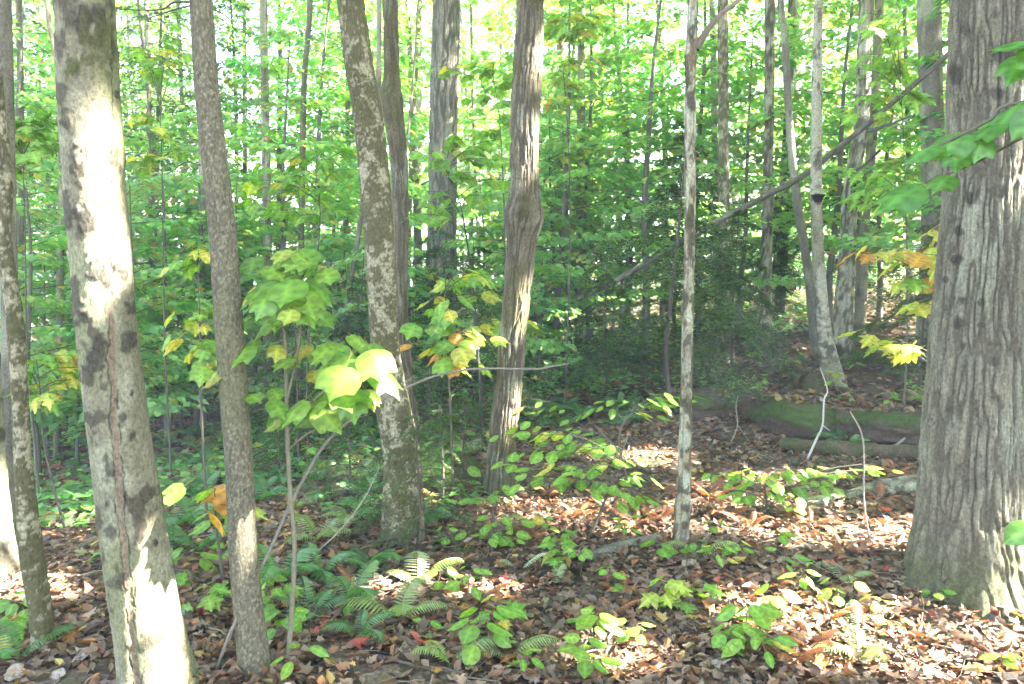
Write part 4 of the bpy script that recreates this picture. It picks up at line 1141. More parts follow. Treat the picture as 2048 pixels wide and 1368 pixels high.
leaves = [L(588, 505, 105, 165, YS), L(592, 505, 80, 20, YS - .05), L(600, 500, 95, 40, YS), L(575, 500, 70, 120, YS, 1), L(545, 560, 125, 150, YS - .1), L(585, 560, 130, 95, YS - .15), L(600, 580, 120, 50, YS - .1),
          L(610, 560, 110, 15, YS), L(590, 610, 115, 130, YS - .05), L(610, 610, 95, 60, YS - .12), L(630, 620, 90, 30, YS), L(560, 620, 110, 160, YS), L(540, 590, 90, 110, YS - .2), L(520, 570, 80, 170, YS + .1, 1), L(505, 640, 95, 190, YS + .05),
          L(500, 610, 75, 175, YS + .1), L(520, 680, 90, 165, YS), L(500, 690, 90, 120, YS - .05), L(555, 690, 60, 80, YS, 1), L(585, 620, 70, 100, YS - .25, 1),
          L(700, 715, 120, 125, YS - .2), L(690, 735, 140, 100, YS - .3), L(740, 700, 120, 60, YS - .22), L(735, 690, 95, 20, YS - .1), L(750, 735, 125, 35, YS - .2, 0, -28), L(680, 770, 115, 60, YS - .2), L(700, 790, 95, 75, YS - .15, 0), L(665, 690, 85, 150, YS - .1),
          L(730, 780, 80, 55, YS - .1, 1), L(650, 800, 90, 170, YS - .1), L(610, 800, 105, 140, YS - .1), L(640, 815, 115, 40, YS - .12), L(600, 815, 60, 100, YS - .05, 1), L(560, 840, 60, 160, YS, 1), L(640, 700, 70, 90, YS + .1), L(615, 690, 60, 110, YS + .15, 1), L(630, 740, 60, 70, YS + .15, 1),
          L(660, 690, 80, 20, YS + .2), L(700, 670, 90, 10, YS + .25), L(450, 730, 80, 150, YS - .05, 1), L(440, 750, 70, 170, YS - .02, 1)]
more = []
for px, py, dY in [(rl.uniform(505, 655), rl.uniform(505, 640), rl.uniform(-.15, .15)) for _ in range(16)] + [(rl.uniform(650, 770), rl.uniform(690, 800), rl.uniform(-.3, .05)) for _ in range(9)] + [(rl.uniform(500, 660), rl.uniform(670, 830), rl.uniform(-.1, .15)) for _ in range(12)]:
    more.append(L(px, py, rl.uniform(60, 95), rl.uniform(0, 180), YS + dY, 0, rl.uniform(-35, -8)))
leaves = [(*l[:3], .88 * l[3], tuple(.8 * v for v in l[4])) for l in leaves + more]
leafy('maple_sapling', 'young striped maple with big drooping bright green leaves left of mossy birch', 'sapling', [st0, st1, st2, st3], leaves, 'striped', (.16, .14, .09), rnd=rl)

def cluster_sapling(name, label, base_px, Y, stem_px, clusters, kind, lsz, nper, tones=(.8, .15, .05), spread=1.0, col=(.10, .085, .06), cat='sapling', group=None, seed=0, r0=.010, pitch=-.45):
    """a stem through the stem pixels, twigs to every cluster (px, py, dY), a flat spray of leaves round each"""
    g = random.Random(seed)
    gx_, gy_ = base_px if isinstance(base_px, tuple) else (base_px, None)
    if gy_ is None:
        x = px_xy(gx_, Y); b = np.array([x, Y, G(x, Y) - .01])
    else: b = gpt(gx_, gy_); Y = b[1]
    st = [[*b, r0]] + [pp(px, py, Y, r0 * (1 - .75 * (i + 1) / len(stem_px))) for i, (px, py) in enumerate(stem_px)]
    S = np.array(st)
    paths, lv = [st], []
    for (px, py, dY) in clusters:
        c = at(px, py, Y + dY)
        zs = S[:, 2]
        z = np.clip(c[2] - .5 * abs(np.hypot(c[0] - b[0], c[1] - b[1])), b[2] + .15 * (zs.max() - b[2]), zs.max() * .98)
        o = np.array([np.interp(z, np.sort(zs), S[np.argsort(zs), i]) for i in range(3)])
        m = (o + c) / 2 + np.array([0, 0, .12 * np.linalg.norm(c - o)])
        d = norm(np.array([c[0] - o[0], c[1] - o[1], 0.0]) + 1e-4)
        ext = c + d * lsz * 1.2 * spread
        paths.append([[*o, r0 * .4], [*m, r0 * .32], [*c, r0 * .25], [*ext, r0 * .12]])
        n = max(3, int(nper * g.uniform(.75, 1.25)))
        s = np.array([-d[1], d[0], 0])
        for i in range(n):
            t = (i + .5) / n; sg = 1 if i % 2 else -1
            p = m + (c - m) * min(1, t * 1.5) + (ext - c) * max(0, (t - .66) * 3) if t < .9 else ext
            p = p + np.array([g.uniform(-1, 1), g.uniform(-1, 1), g.uniform(-.5, .5)]) * lsz * .45 * spread
            ang = sg * g.uniform(.4, 1.3) if i < n - 1 else g.uniform(-.3, .3)
            fw = d * math.cos(ang) + s * math.sin(ang) + np.array([g.uniform(-.2, .2), g.uniform(-.45, .1), 0]); fw[2] = pitch + g.uniform(-.35, .25)
            u = g.random()
            colr = g.choice(GR) if u < tones[0] else g.choice(YL) if u < tones[0] + tones[1] else g.choice(ORG)
            lv.append((p, fw, np.array([g.uniform(-.4, .4), g.uniform(-.6, .2), 1.]), lsz * g.uniform(.65, 1.15), colr, len(paths) - 1))
    return leafy(name, label, cat, paths, lv, kind, col, group, rnd=g)

cluster_sapling('maple_sapling', 'striped maple with yellowing leaves right of the mossy birch', 905, 5.4, [(900, 800), (893, 650), (890, 540)], [(870, 595, 0), (890, 560, .1), (925, 545, .2), (960, 550, .1), (870, 650, -.1), (905, 625, -.1), (915, 690, -.2), (870, 690, 0), (945, 665, -.1), (890, 720, -.2), (920, 720, -.1), (880, 620, .2), (960, 590, .2), (1000, 640, .1)], 'striped', .13, 5, (.62, .3, .08), seed=1)
cluster_sapling('maple_sapling', 'green striped maple spreading across the massive straight trunk', 965, 6.6, [(950, 620), (925, 430), (898, 350), (880, 325)], [(910, 275, .2), (870, 310, -.2), (930, 345, 0), (880, 385, -.2), (950, 300, .2), (985, 320, 0), (850, 400, .2), (950, 390, .2), (990, 280, .1), (870, 430, 0), (1010, 360, .3)], 'striped', .125, 7, (.95, .05, 0), seed=2, col=(.05, .05, .04))
cluster_sapling('maple_sapling', 'striped maple with leaves above the massive trunk beside the burled trunk', 1010, 7.4, [(1010, 500), (1000, 250), (985, 150)], [(965, 135, 0), (985, 120, 0), (1000, 170, .2), (1010, 200, -.1), (1000, 230, 0), (890, 135, -.1), (960, 190, .2), (985, 260, .1), (1020, 140, .1)], 'striped', .12, 7, (.8, .2, 0), seed=3)
cluster_sapling('maple_sapling', 'thin forked striped maple right of the burled trunk', (1148, 745), None, [(1140, 650), (1125, 500), (1108, 370), (1090, 290)], [(1100, 280, -.1), (1130, 270, 0), (1165, 262, 0), (1190, 300, .1), (1150, 310, -.2), (1110, 320, .1), (1175, 330, 0), (1120, 440, 0), (1150, 450, .1), (1095, 460, -.1), (1130, 500, 0), (1165, 410, .1), (1085, 520, .1), (1100, 560, -.1), (1170, 560, .1), (1140, 590, -.1), (1080, 590, 0), (1190, 600, .1)], 'striped', .13, 6, (.72, .25, .03), seed=4, r0=.014)
cluster_sapling('maple_sapling', 'yellow-green maple leafing high between burled trunk and peeling pole', 1130, 7.8, [(1140, 500), (1135, 250), (1120, 80)], [(1120, 60, 0), (1140, 120, 0), (1110, 150, .1), (1150, 170, 0), (1100, 200, 0), (1160, 60, .1), (1130, 200, -.1), (1180, 30, 0), (1105, 30, .1), (1150, 10, 0)], 'maple', .14, 8, (.68, .28, .04), seed=5)
cluster_sapling('maple_sapling', 'maple with yellow and orange leaves left of the big furrowed trunk', 1900, 5.6, [(1898, 800), (1896, 600), (1890, 470)], [(1720, 505, 0), (1750, 495, 0), (1795, 500, 0), (1845, 500, 0), (1868, 510, -.1), (1815, 560, 0), (1862, 560, 0), (1840, 605, 0), (1880, 460, 0), (1720, 665, 0), (1755, 690, 0), (1805, 690, 0), (1885, 600, .1)], 'maple', .16, 2.2, (.12, .66, .22), seed=6, spread=.6)
cluster_sapling('maple_sapling', 'maple with horizontal leafy sprays at the left edge below mid-height', 110, 5.2, [(90, 900), (80, 780), (70, 700)], [(60, 730, 0), (110, 710, 0), (150, 735, .1), (40, 770, 0), (90, 790, -.1), (135, 760, .1), (20, 700, .2), (160, 700, .2)], 'maple', .12, 8, (.75, .22, .03), seed=7)
cluster_sapling('maple_sapling', 'yellow-tinged maple between the beech and the slim trunk', 400, 5.0, [(402, 800), (400, 650), (395, 520)], [(400, 500, 0), (375, 520, 0), (420, 500, .1), (405, 620, 0), (380, 630, .1), (420, 640, 0), (400, 690, 0), (370, 680, .1), (425, 690, -.1), (410, 720, -.1)], 'striped', .12, 5, (.6, .36, .04), seed=8)
cluster_sapling('maple_sapling', 'maple spray low behind the slim speckled trunk foot', 430, 4.0, [(432, 1050), (432, 1000)], [(425, 975, 0), (445, 1010, 0), (430, 1030, .1)], 'striped', .14, 2.5, (.6, .3, .1), seed=9)
cluster_sapling('maple_sapling', 'green maple spray near the upper left edge behind the beech', 60, 6.0, [(55, 700), (50, 450), (45, 300)], [(40, 240, 0), (80, 260, 0), (20, 280, 0), (100, 230, .1), (60, 310, -.1), (10, 220, .1), (110, 290, .1), (80, 215, 0), (30, 330, .1)], 'maple', .12, 9, (.86, .14, 0), seed=10)
cluster_sapling('maple_sapling', 'bright maple sprays between slim speckled trunk and mossy birch', 610, 7.0, [(615, 700), (640, 450), (630, 330)], [(560, 330, 0), (600, 310, 0), (640, 320, 0), (520, 360, 0), (580, 375, .1), (640, 390, .1), (680, 340, 0), (540, 420, .1), (610, 430, 0), (670, 420, 0), (500, 400, .2), (700, 300, .1), (590, 350, -.2), (650, 360, -.2)], 'striped', .125, 8, (.92, .08, 0), seed=11)
cluster_sapling('maple_sapling', 'maple sprays above the slim speckled trunk, left of it', 330, 6.6, [(330, 700), (325, 400), (320, 200)], [(280, 90, 0), (330, 80, 0), (360, 110, 0), (300, 130, .1), (340, 40, 0), (290, 230, .1), (340, 260, 0), (310, 310, 0), (360, 300, .1), (280, 330, 0)], 'maple', .115, 8, (.84, .16, 0), seed=12)
cluster_sapling('maple_sapling', 'maple with green sprays in front of the broad grey trunk, upper right', 1815, 6.4, [(1815, 650), (1810, 350), (1800, 150)], [(1750, 30, 0), (1790, 60, 0), (1760, 110, 0), (1800, 120, .1), (1740, 140, 0), (1720, 190, .1), (1780, 170, -.1), (1830, 190, 0), (1760, 230, .1), (1720, 340, 0), (1770, 380, 0), (1740, 400, .1), (1800, 410, 0), (1830, 360, .1)], 'maple', .13, 7, (.95, .05, 0), seed=13)

# broad-leaved shrub in front of the burled trunk (leaves drawn up on slim stems)
cluster_sapling('viburnum_shrub', 'leafy green shrub with ovate leaves at the foot of the burled trunk', (1180, 1075), None, [(1210, 1000), (1235, 930), (1260, 860)], [(1060, 850, .2), (1085, 870, 0), (1055, 900, -.1), (1110, 890, 0), (1140, 880, .1), (1165, 900, 0), (1100, 930, -.1), (1150, 940, -.2), (1195, 930, 0), (1215, 890, .1), (1240, 920, 0), (1030, 930, .1), (1075, 960, -.1), (1200, 970, -.2), (1235, 975, -.25), (1265, 950, 0), (1170, 860, .2), (1125, 960, -.1), (1270, 990, -.1), (1040, 870, .1), (1190, 895, 0)], 'ovate', .085, 7, (.93, .06, .01), seed=20, cat='shrub', pitch=-.25)
cluster_sapling('beech_sapling', 'beech sapling with narrow bright leaves touching the peeling pole', (1268, 1000), None, [(1240, 900), (1250, 840), (1300, 800), (1345, 785)], [(1240, 800, 0), (1215, 812, 0), (1290, 800, 0), (1310, 790, 0), (1340, 785, 0), (1335, 805, -.05), (1060, 815, .1), (1080, 800, .1), (1280, 825, 0)], 'beech', .10, 7, (.96, .04, 0), seed=21, pitch=-.2)
cluster_sapling('viburnum_shrub', 'low green shrub with ovate leaves left of the big furrowed trunk', (1540, 1030), None, [(1530, 980), (1540, 940)], [(1450, 945, 0), (1480, 960, 0), (1510, 945, .1), (1540, 960, -.1), (1570, 940, 0), (1600, 945, 0), (1640, 940, .1), (1670, 950, 0), (1710, 930, 0), (1740, 940, .05), (1560, 985, -.1), (1500, 990, -.1), (1460, 980, -.05), (1610, 970, -.05), (1650, 975, -.1), (1580, 1010, -.2)], 'ovate', .082, 6, (.97, .03, 0), seed=22, cat='shrub', pitch=-.2)
cluster_sapling('viburnum_shrub', 'small-leaved green shrub left of the leafy shrub below the burled trunk', (985, 1090), None, [(985, 1040), (990, 990)], [(960, 1000, 0), (990, 985, 0), (975, 1040, -.1), (1010, 1030, 0), (1000, 1070, -.1), (955, 1060, 0), (1040, 1040, 0), (1030, 1075, -.1)], 'ovate', .085, 4, (.92, .08, 0), seed=23, cat='shrub', pitch=-.2)

# overhanging spray at the upper right, from a sapling standing just beyond the right edge
YO = 1.75
xb = 1.55
stO = [[xb, YO + .1, G(xb, YO) - .01, .016], [xb + .05, YO + .05, .9, .014], [xb, YO, 1.65, .011], [xb - .08, YO, 1.98, .008], [xb - .25, YO, 2.0, .005]]
rl = random.Random(8)
lo = []
for (px, py, w, ang, tone, pitch, dY) in ((2055, 200, 130, 165, 0, -25, 0), (2040, 225, 125, 200, 0, -20, .05), (2000, 245, 130, 170, 0, -22, 0), (1930, 265, 115, 160, 0, -28, 0), (1880, 290, 95, 178, 0, -12, 0), (1960, 270, 90, 120, 0, -35, 0), (2060, 215, 110, 100, 0, -60, -.05), (1900, 350, 80, 150, 0, -25, .1),
                                        (2070, 80, 120, 175, 0, -12, 0), (2075, 100, 110, 120, 0, -50, 0), (1840, 370, 130, 175, 0, -22, .3), (1915, 300, 70, 120, 0, -40, .1), (2050, 110, 95, 150, 0, -38, .05)):
    lo.append(L(px, py, w, ang, YO + dY, tone or 3, pitch))
leafy('maple_sapling', 'leaf spray in greens darkened for shade, reaching in from the upper right edge', 'sapling', [stO, [[xb - .08, YO, 1.98, .006], *[pp(x, y, YO, .004) for x, y in ((2040, 205), (1980, 240), (1900, 280))], pp(1860, 300, YO, .0015)], [[xb, YO, 1.85, .005], pp(2100, 90, YO, .004), pp(2060, 75, YO, .002)], [[xb - .25, YO, 2.0, .004], pp(1960, 320, YO + .1, .003), pp(1850, 365, YO + .3, .0015)]], lo, 'striped', rnd=rl)
q = gpt(2110, 1250)
leafy('maple_sapling', 'single low leaf spray at the right edge before the big trunk foot', 'sapling', [[[*q, .005], pp(2090, 1150, q[1] - .05, .004), pp(2065, 1055, q[1] - .1, .002)]], [L(2066, 1046, 92, 170, q[1] - .1, 3, -22), L(2070, 1052, 75, 110, q[1] - .1, 3, -40), L(2065, 1040, 80, 20, q[1], 3, -20)], 'ovate', rnd=rl)

# ------------------------------------------------------------------ small broad-leaved plants of the floor
PLANTS = []
def floor_plant(px, py, n, lsz, kind='ovate', h=.16, tones=(.96, .04, 0), seed=0, label=None):
    g = random.Random(seed)
    b = gpt(px, py, -.005)
    top = b + np.array([g.uniform(-.04, .04), g.uniform(-.03, .03), h])
    st = [[*b, .003], [*((b + top) / 2 + [g.uniform(-.02, .02), 0, .02]), .0026], [*top, .002]]
    lv, paths = [], [st]
    for i in range(n):
        az = i * 2.4 + g.uniform(-.5, .5)
        d = np.array([math.cos(az), math.sin(az), 0])
        z = g.uniform(.45, 1.0) if i > 1 else 1
        o = b + (top - b) * z
        p = o + d * lsz * g.uniform(.1, .75) + np.array([0, 0, g.uniform(0, .03)])
        if i % 2 == 0: paths.append([[*o, .0016], [*((o + p) / 2 + [0, 0, .008]), .0014], [*p, .001]])
        u = g.random()
        c = g.choice(GR) if u < tones[0] else g.choice(YL) if u < tones[0] + tones[1] else g.choice(ORG)
        lv.append((p, d + np.array([0, -.25, g.uniform(-.55, .1)]), np.array([g.uniform(-.3, .3), g.uniform(-.5, .1), 1.]), lsz * g.uniform(.7, 1.15), c))
    t = leafy('woodland_plant', label, 'plant', paths, lv, kind, (.16, .10, .07), 'small green plants on the floor', rnd=g)
    PLANTS.append((px, py, t, label))
    return t
for i, (px, py, n, s, k, h, lab) in enumerate((
    (930, 1225, 9, .10, 'ovate', .20, 'sunlit seedling with ribbed leaves between fern and bottom centre'), (880, 1190, 5, .09, 'ovate', .12, None), (960, 1330, 8, .12, 'ovate', .20, 'broad-leaved seedling at the bottom edge, left of centre'), (1010, 1270, 5, .10, 'maple', .14, None),
    (1190, 1320, 9, .11, 'ovate', .18, 'large-leaved seedling clump at the bottom centre'), (1180, 1370, 8, .10, 'ovate', .14, None), (1110, 1140, 9, .10, 'maple', .16, 'maple seedling left of the dark log'), (1160, 1155, 6, .09, 'ovate', .14, None), (1215, 1195, 6, .09, 'ovate', .12, None),
    (1320, 1240, 5, .13, 'maple', .14, 'tattered yellow-green maple seedling below the peeling pole'), (1375, 1225, 4, .12, 'maple', .12, None), (1325, 1120, 2, .11, 'ovate', .08, None), (1440, 1150, 6, .09, 'ovate', .14, None), (1480, 1130, 5, .09, 'ovate', .12, None),
    (1500, 1300, 10, .11, 'ovate', .18, 'leafy seedling with light rims at the bottom, right of centre'), (1530, 1345, 8, .13, 'ovate', .14, 'darker round-leaved seedling at the bottom right of centre'), (1450, 1340, 8, .09, 'ovate', .15, None), (1550, 1250, 5, .10, 'ovate', .12, None),
    (1590, 1205, 7, .09, 'ovate', .13, None), (1670, 1215, 4, .10, 'ovate', .12, None), (1380, 1130, 4, .08, 'ovate', .10, None), (1260, 1090, 5, .09, 'ovate', .12, None), (1100, 1075, 5, .08, 'ovate', .10, None), (1550, 1110, 3, .09, 'ovate', .12, None), (1570, 1155, 3, .09, 'ovate', .12, None),
    (360, 1165, 4, .16, 'ovate', .12, 'broad leaf plant right of the blotched beech foot'), (400, 1235, 5, .11, 'maple', .12, None), (195, 1150, 4, .10, 'maple', .16, 'yellow-green seedling leaning on the left of the beech'), (30, 1240, 6, .12, 'ovate', .10, None), (20, 1290, 6, .10, 'maple', .10, None),
    (540, 1240, 7, .10, 'maple', .14, None), (560, 1290, 6, .10, 'ovate', .12, None), (610, 1360, 4, .10, 'beech', .10, None), (1620, 1160, 3, .07, 'ovate', .10, None), (2005, 1350, 3, .08, 'ovate', .08, None), (1880, 1215, 5, .06, 'ovate', .06, None), (1300, 740, 5, .10, 'ovate', .2, None),
    (1470, 790, 6, .11, 'ovate', .2, None), (1510, 740, 6, .10, 'ovate', .2, None), (1340, 830, 4, .1, 'ovate', .12, None), (1140, 640, 6, .1, 'maple', .2, None), (1780, 820, 6, .09, 'ovate', .14, None), (1690, 815, 5, .08, 'ovate', .1, None), (1830, 800, 6, .09, 'ovate', .16, None), (1840, 880, 5, .08, 'ovate', .1, None),
    (880, 1040, 5, .09, 'ovate', .12, None), (905, 1100, 4, .08, 'ovate', .12, None), (990, 1120, 5, .08, 'ovate', .12, None), (450, 1120, 4, .1, 'maple', .1, None), (520, 1190, 5, .09, 'ovate', .12, None), (700, 1230, 5, .08, 'ovate', .1, None), (1060, 1000, 5, .09, 'ovate', .14, None),
    (1130, 1100, 5, .08, 'ovate', .1, None), (1420, 1080, 4, .08, 'ovate', .1, None), (1740, 1240, 3, .08, 'ovate', .1, None), (1460, 1230, 3, .07, 'ovate', .08, None), (1260, 1310, 5, .09, 'ovate', .12, None), (1060, 1350, 5, .08, 'ovate', .1, None), (840, 1290, 3, .07, 'ovate', .06, None))):
    floor_plant(px, py, n + 1, s * .82, k if i % 3 else ('beech' if k == 'ovate' else k), h, (.55, .4, .05) if lab and 'yellow' in lab else (.95, .05, 0), 500 + i, lab)
gp = random.Random(42)
for i in range(34):
    a_, b_, c_, d_ = ((300, 760, 870, 1010), (840, 1000, 850, 1000), (1050, 1340, 690, 800), (1400, 1840, 650, 810), (20, 170, 900, 1020))[i % 5]
    floor_plant(gp.uniform(a_, b_), gp.uniform(c_, d_), 6, gp.uniform(.07, .10), gp.choice(('ovate', 'beech', 'maple')), gp.uniform(.12, .25), (.9, .1, 0), 700 + i)
COLS = [('left edge', 'blotched beech', -1, 250), ('beech', 'slim trunk', 250, 470), ('slim trunk', 'mossy birch', 470, 800), ('mossy birch', 'burled trunk', 800, 1010), ('burled trunk', 'peeling pole', 1010, 1365), ('peeling pole', 'big furrowed trunk', 1365, 1900), ('big trunk', 'right edge', 1900, 2100)]
def name_rest(items, what, where):
    for an, bn, a, b in COLS:
        seg = sorted([e for e in items if a <= e[0] < b and not e[3]], key=lambda e: -e[1])
        for i, e in enumerate(seg):
            e[2]['label'] = f'{what}, {ORD[i]} from the bottom {where} {an} and {bn}'
name_rest(PLANTS, 'small green floor plant', 'between')

# ------------------------------------------------------------------ ferns
def frond_mesh(name, seed, n=17, L_=1.0, W=.22, arch=.34, col=(.07, .14, .03), mat=None):
    g = np.random.default_rng(seed)
    a = Acc()
    ts = np.linspace(0, 1, 12)
    def pos(t): return np.stack([.03 * np.sin(t * 3 + seed), t * (1 - .22 * t * t), arch * (1.5 * t - 2.0 * t * t)], -1)
    v, f, c = thin_tube(np.c_[pos(ts), .006 * (1 - .8 * ts)], 3, 14, (.12, .10, .04)); a.add(v, f, c)
    V, Fc, Cl = [], [], []
    for i in range(n):
        t = .14 + .86 * i / n
        p = pos(np.array([t]))[0]; p2 = pos(np.array([t + .01]))[0]; d = norm(p2 - p)
        ln = W * (math.sin(min(1, (t - .02) * 1.02) * math.pi)**.7 * (1.15 - .45 * t)) + .012
        for s in (1, -1):
            side = norm(np.cross(d, [0, 0, 1.])) * s
            di = norm(side + .35 * d + np.array([0, 0, -.22 + .2 * (g.random() - .5)]))
            wv = d * .6 + np.array([0, 0, .28 * s])
            cc = np.array(col) * (.8 + .4 * g.random())
            hw = .5 * .86 / n * (.62 + .38 * ln / W)             # a lance-shaped pinna with toothed edges
            n0 = len(V)
            prof = ((0, .55), (.16, .95), (.24, .72), (.40, .92), (.48, .62), (.64, .70), (.72, .42), (.86, .36), (1.0, 0.0))
            for u, w_ in prof:
                q_ = p + di * ln * u - np.array([0, 0, .18 * ln * u * u])
                V += [q_ + wv * hw * 1.45 * w_, q_ + np.array([0, 0, -.012]), q_ - wv * hw * 1.45 * w_]
                Cl += [cc, cc * 1.15, cc]
            for j in range(len(prof) - 1):
                a_ = n0 + 3 * j
                Fc += [(a_, a_ + 1, a_ + 4, a_ + 3), (a_ + 1, a_ + 2, a_ + 5, a_ + 4)]
    a.add(np.array(V), np.array(Fc), np.array(Cl))
    return a.mesh(name, mat or M_LEAF)
FR = {'green': [frond_mesh('fern_frond', 1, col=(.09, .21, .05)), frond_mesh('fern_frond', 2, arch=.45, W=.25, col=(.10, .23, .05)), frond_mesh('fern_frond', 3, arch=.2, W=.2, col=(.10, .21, .045))],
      'yellow': [frond_mesh('fern_frond', 4, col=(.26, .31, .08)), frond_mesh('fern_frond', 5, arch=.4, col=(.30, .33, .13))],
      'brown': [frond_mesh('fern_frond', 6, n=20, arch=.18, W=.14, col=(.30, .105, .035), mat=M_LITTER), frond_mesh('fern_frond', 7, n=22, arch=.3, W=.12, col=(.34, .14, .05), mat=M_LITTER)],
      'white': [frond_mesh('fern_frond', 8, arch=.2, W=.2, col=(.45, .47, .28))]}
FERNS = []
def fern(px, py, n, size, tone='green', seed=0, label=None, up=.5, az0=None):
    g = random.Random(seed)
    b = gpt(px, py, .0)
    t = thing('fern', label, 'fern', b, 'ferns on the floor')
    for i in range(n):
        az = (az0 if az0 is not None and n == 1 else i * 6.283 / n + g.uniform(-.4, .4))
        d = np.array([math.cos(az), math.sin(az), g.uniform(.45, .5 + up)])
        o = link('frond', g.choice(FR[tone]), t)
        upv = np.array([-d[0] * .3, -d[1] * .3, 1])
        o.matrix_local = basis(np.array([0, 0, .005]), d, upv, size * g.uniform(.75, 1.2))
        k = g.uniform(.85, 1.2); o.color = (k, k, k, 1)
    FERNS.append((px, py, t, label, tone))
k = 900
for (px, py, n, s, tone, lab) in ((700, 1215, 6, .28, 'green', 'big green fern left of bottom centre'), (640, 1160, 6, .30, 'green', None), (740, 1150, 6, .28, 'green', None), (720, 1285, 5, .24, 'green', None), (620, 1240, 6, .28, 'green', None), (560, 1180, 5, .34, 'green', None), (800, 1250, 4, .32, 'yellow', None), (840, 1180, 4, .30, 'yellow', None),
        (640, 1090, 5, .32, 'yellow', None), (700, 1060, 5, .34, 'yellow', None), (370, 1060, 6, .34, 'green', None), (400, 1110, 5, .30, 'green', None), (420, 1040, 5, .30, 'yellow', None), (350, 1100, 4, .28, 'green', None), (70, 1070, 5, .30, 'yellow', None), (120, 1010, 5, .30, 'green', None), (150, 960, 5, .34, 'green', None), (30, 1330, 5, .34, 'green', None),
        (1710, 1270, 1, .22, 'white', 'whitish upright fern frond left of the big furrowed trunk foot'), (1690, 1180, 3, .22, 'yellow', None), (1720, 1330, 4, .22, 'yellow', None), (1400, 1130, 2, .24, 'yellow', None), (1110, 1180, 1, .2, 'yellow', None), (1020, 1330, 2, .26, 'yellow', None), (900, 1340, 3, .26, 'yellow', None), (1690, 900, 4, .3, 'green', None), (1850, 815, 5, .35, 'yellow', None), (1040, 1150, 2, .2, 'white', None),
        (1270, 1060, 5, .22, 'brown', None), (1230, 1030, 5, .22, 'brown', None), (1320, 1050, 5, .22, 'brown', None), (1150, 1040, 5, .22, 'brown', None), (1420, 1000, 5, .25, 'brown', None), (1440, 1040, 5, .22, 'brown', None), (1500, 1065, 5, .22, 'brown', None), (1100, 1000, 5, .2, 'brown', None), (910, 1140, 5, .2, 'brown', None), (960, 1200, 4, .2, 'brown', None), (1000, 1230, 4, .2, 'brown', None),
        (1620, 1060, 5, .2, 'brown', None), (1680, 1110, 5, .2, 'brown', None), (1620, 1300, 5, .2, 'brown', None), (1580, 1340, 5, .2, 'brown', None), (1250, 1200, 5, .18, 'brown', None), (1220, 1240, 4, .18, 'brown', None), (1790, 960, 5, .2, 'brown', None), (1760, 1010, 5, .2, 'brown', None), (700, 1180, 3, .2, 'brown', None), (1060, 1080, 5, .2, 'brown', None), (1660, 1250, 4, .18, 'brown', None), (1480, 1170, 4, .18, 'brown', None),
        (1800, 1290, 4, .17, 'brown', None), (1560, 1180, 4, .17, 'brown', None), (1340, 1290, 3, .17, 'brown', None), (1350, 1000, 4, .2, 'brown', None), (1200, 1005, 4, .2, 'brown', None)):
    k += 1
    fern(px, py, n, s, tone, k, lab, up=.9 if tone == 'white' else .5, az0=1.2)
g = random.Random(31)
for i in range(118):                                            # the fern cover of the left middle ground
    py = 775 + 250 * g.random()**1.2
    px = g.uniform(0, 760) if py > 800 else g.uniform(300, 620)
    if i > 104: px, py = g.uniform(1040, 1330), g.uniform(790, 880)
    elif i > 80: px, py = g.uniform(300, 960), g.uniform(860, 1060)
    k += 1
    fern(px, py, g.choice((4, 5, 6)), g.uniform(.22, .36), g.choice(('green', 'green', 'green', 'yellow')), k)
for tone, word in (('green', 'green fern'), ('yellow', 'yellowing fern'), ('brown', 'rusty withered fern'), ('white', 'bleached fern')):
    name_rest([e for e in FERNS if e[4] == tone], word, 'between')

# ------------------------------------------------------------------ leaf litter
T_CURL = []
for b, w, kd in ((.30, .30, 0), (-.22, .34, 1), (.55, .24, 0), (.12, .42, 1), (-.4, .28, 0), (.25, .46, 1)):
    if kd == 0:      # narrow curled leaf
        T_CURL.append((np.array([[0, 0, 0], [w, .35, b * .6], [w * .7, .7, b * .5], [.03, 1.05, b * .25], [-w * .8, .7, b * .6], [-w, .35, b * .4], [0, .5, -.08]]),
                       np.array([[6, 0, 1], [6, 1, 2], [6, 2, 3], [6, 3, 4], [6, 4, 5], [6, 5, 0]])))
    else:            # lobed maple leaf, rumpled
        o = [(0, 0), (.36, .02), (.26, .2), (w * 1.35, .5), (.24, .52), (.22, .74), (0, 1.05), (-.22, .72), (-.25, .5), (-w * 1.3, .46), (-.28, .2), (-.38, 0)]
        v = [(x, y, b * (.9 * abs(x) + .25 * math.sin(7 * x + 5 * y))) for x, y in o] + [(0, .36, -.06)]
        T_CURL.append((np.array(v), np.array([[12, k, (k + 1) % 12] for k in range(12)])))
PAL = np.array([[.21, .125, .078], [.27, .17, .11], [.14, .08, .05], [.31, .205, .14], [.20, .09, .045], [.11, .065, .042], [.36, .26, .19], [.32, .125, .045], [.44, .19, .05], [.46, .31, .07], [.36, .07, .035], [.22, .20, .07]])
PW = np.array([.17, .15, .15, .09, .14, .10, .045, .075, .04, .02, .01, .01])
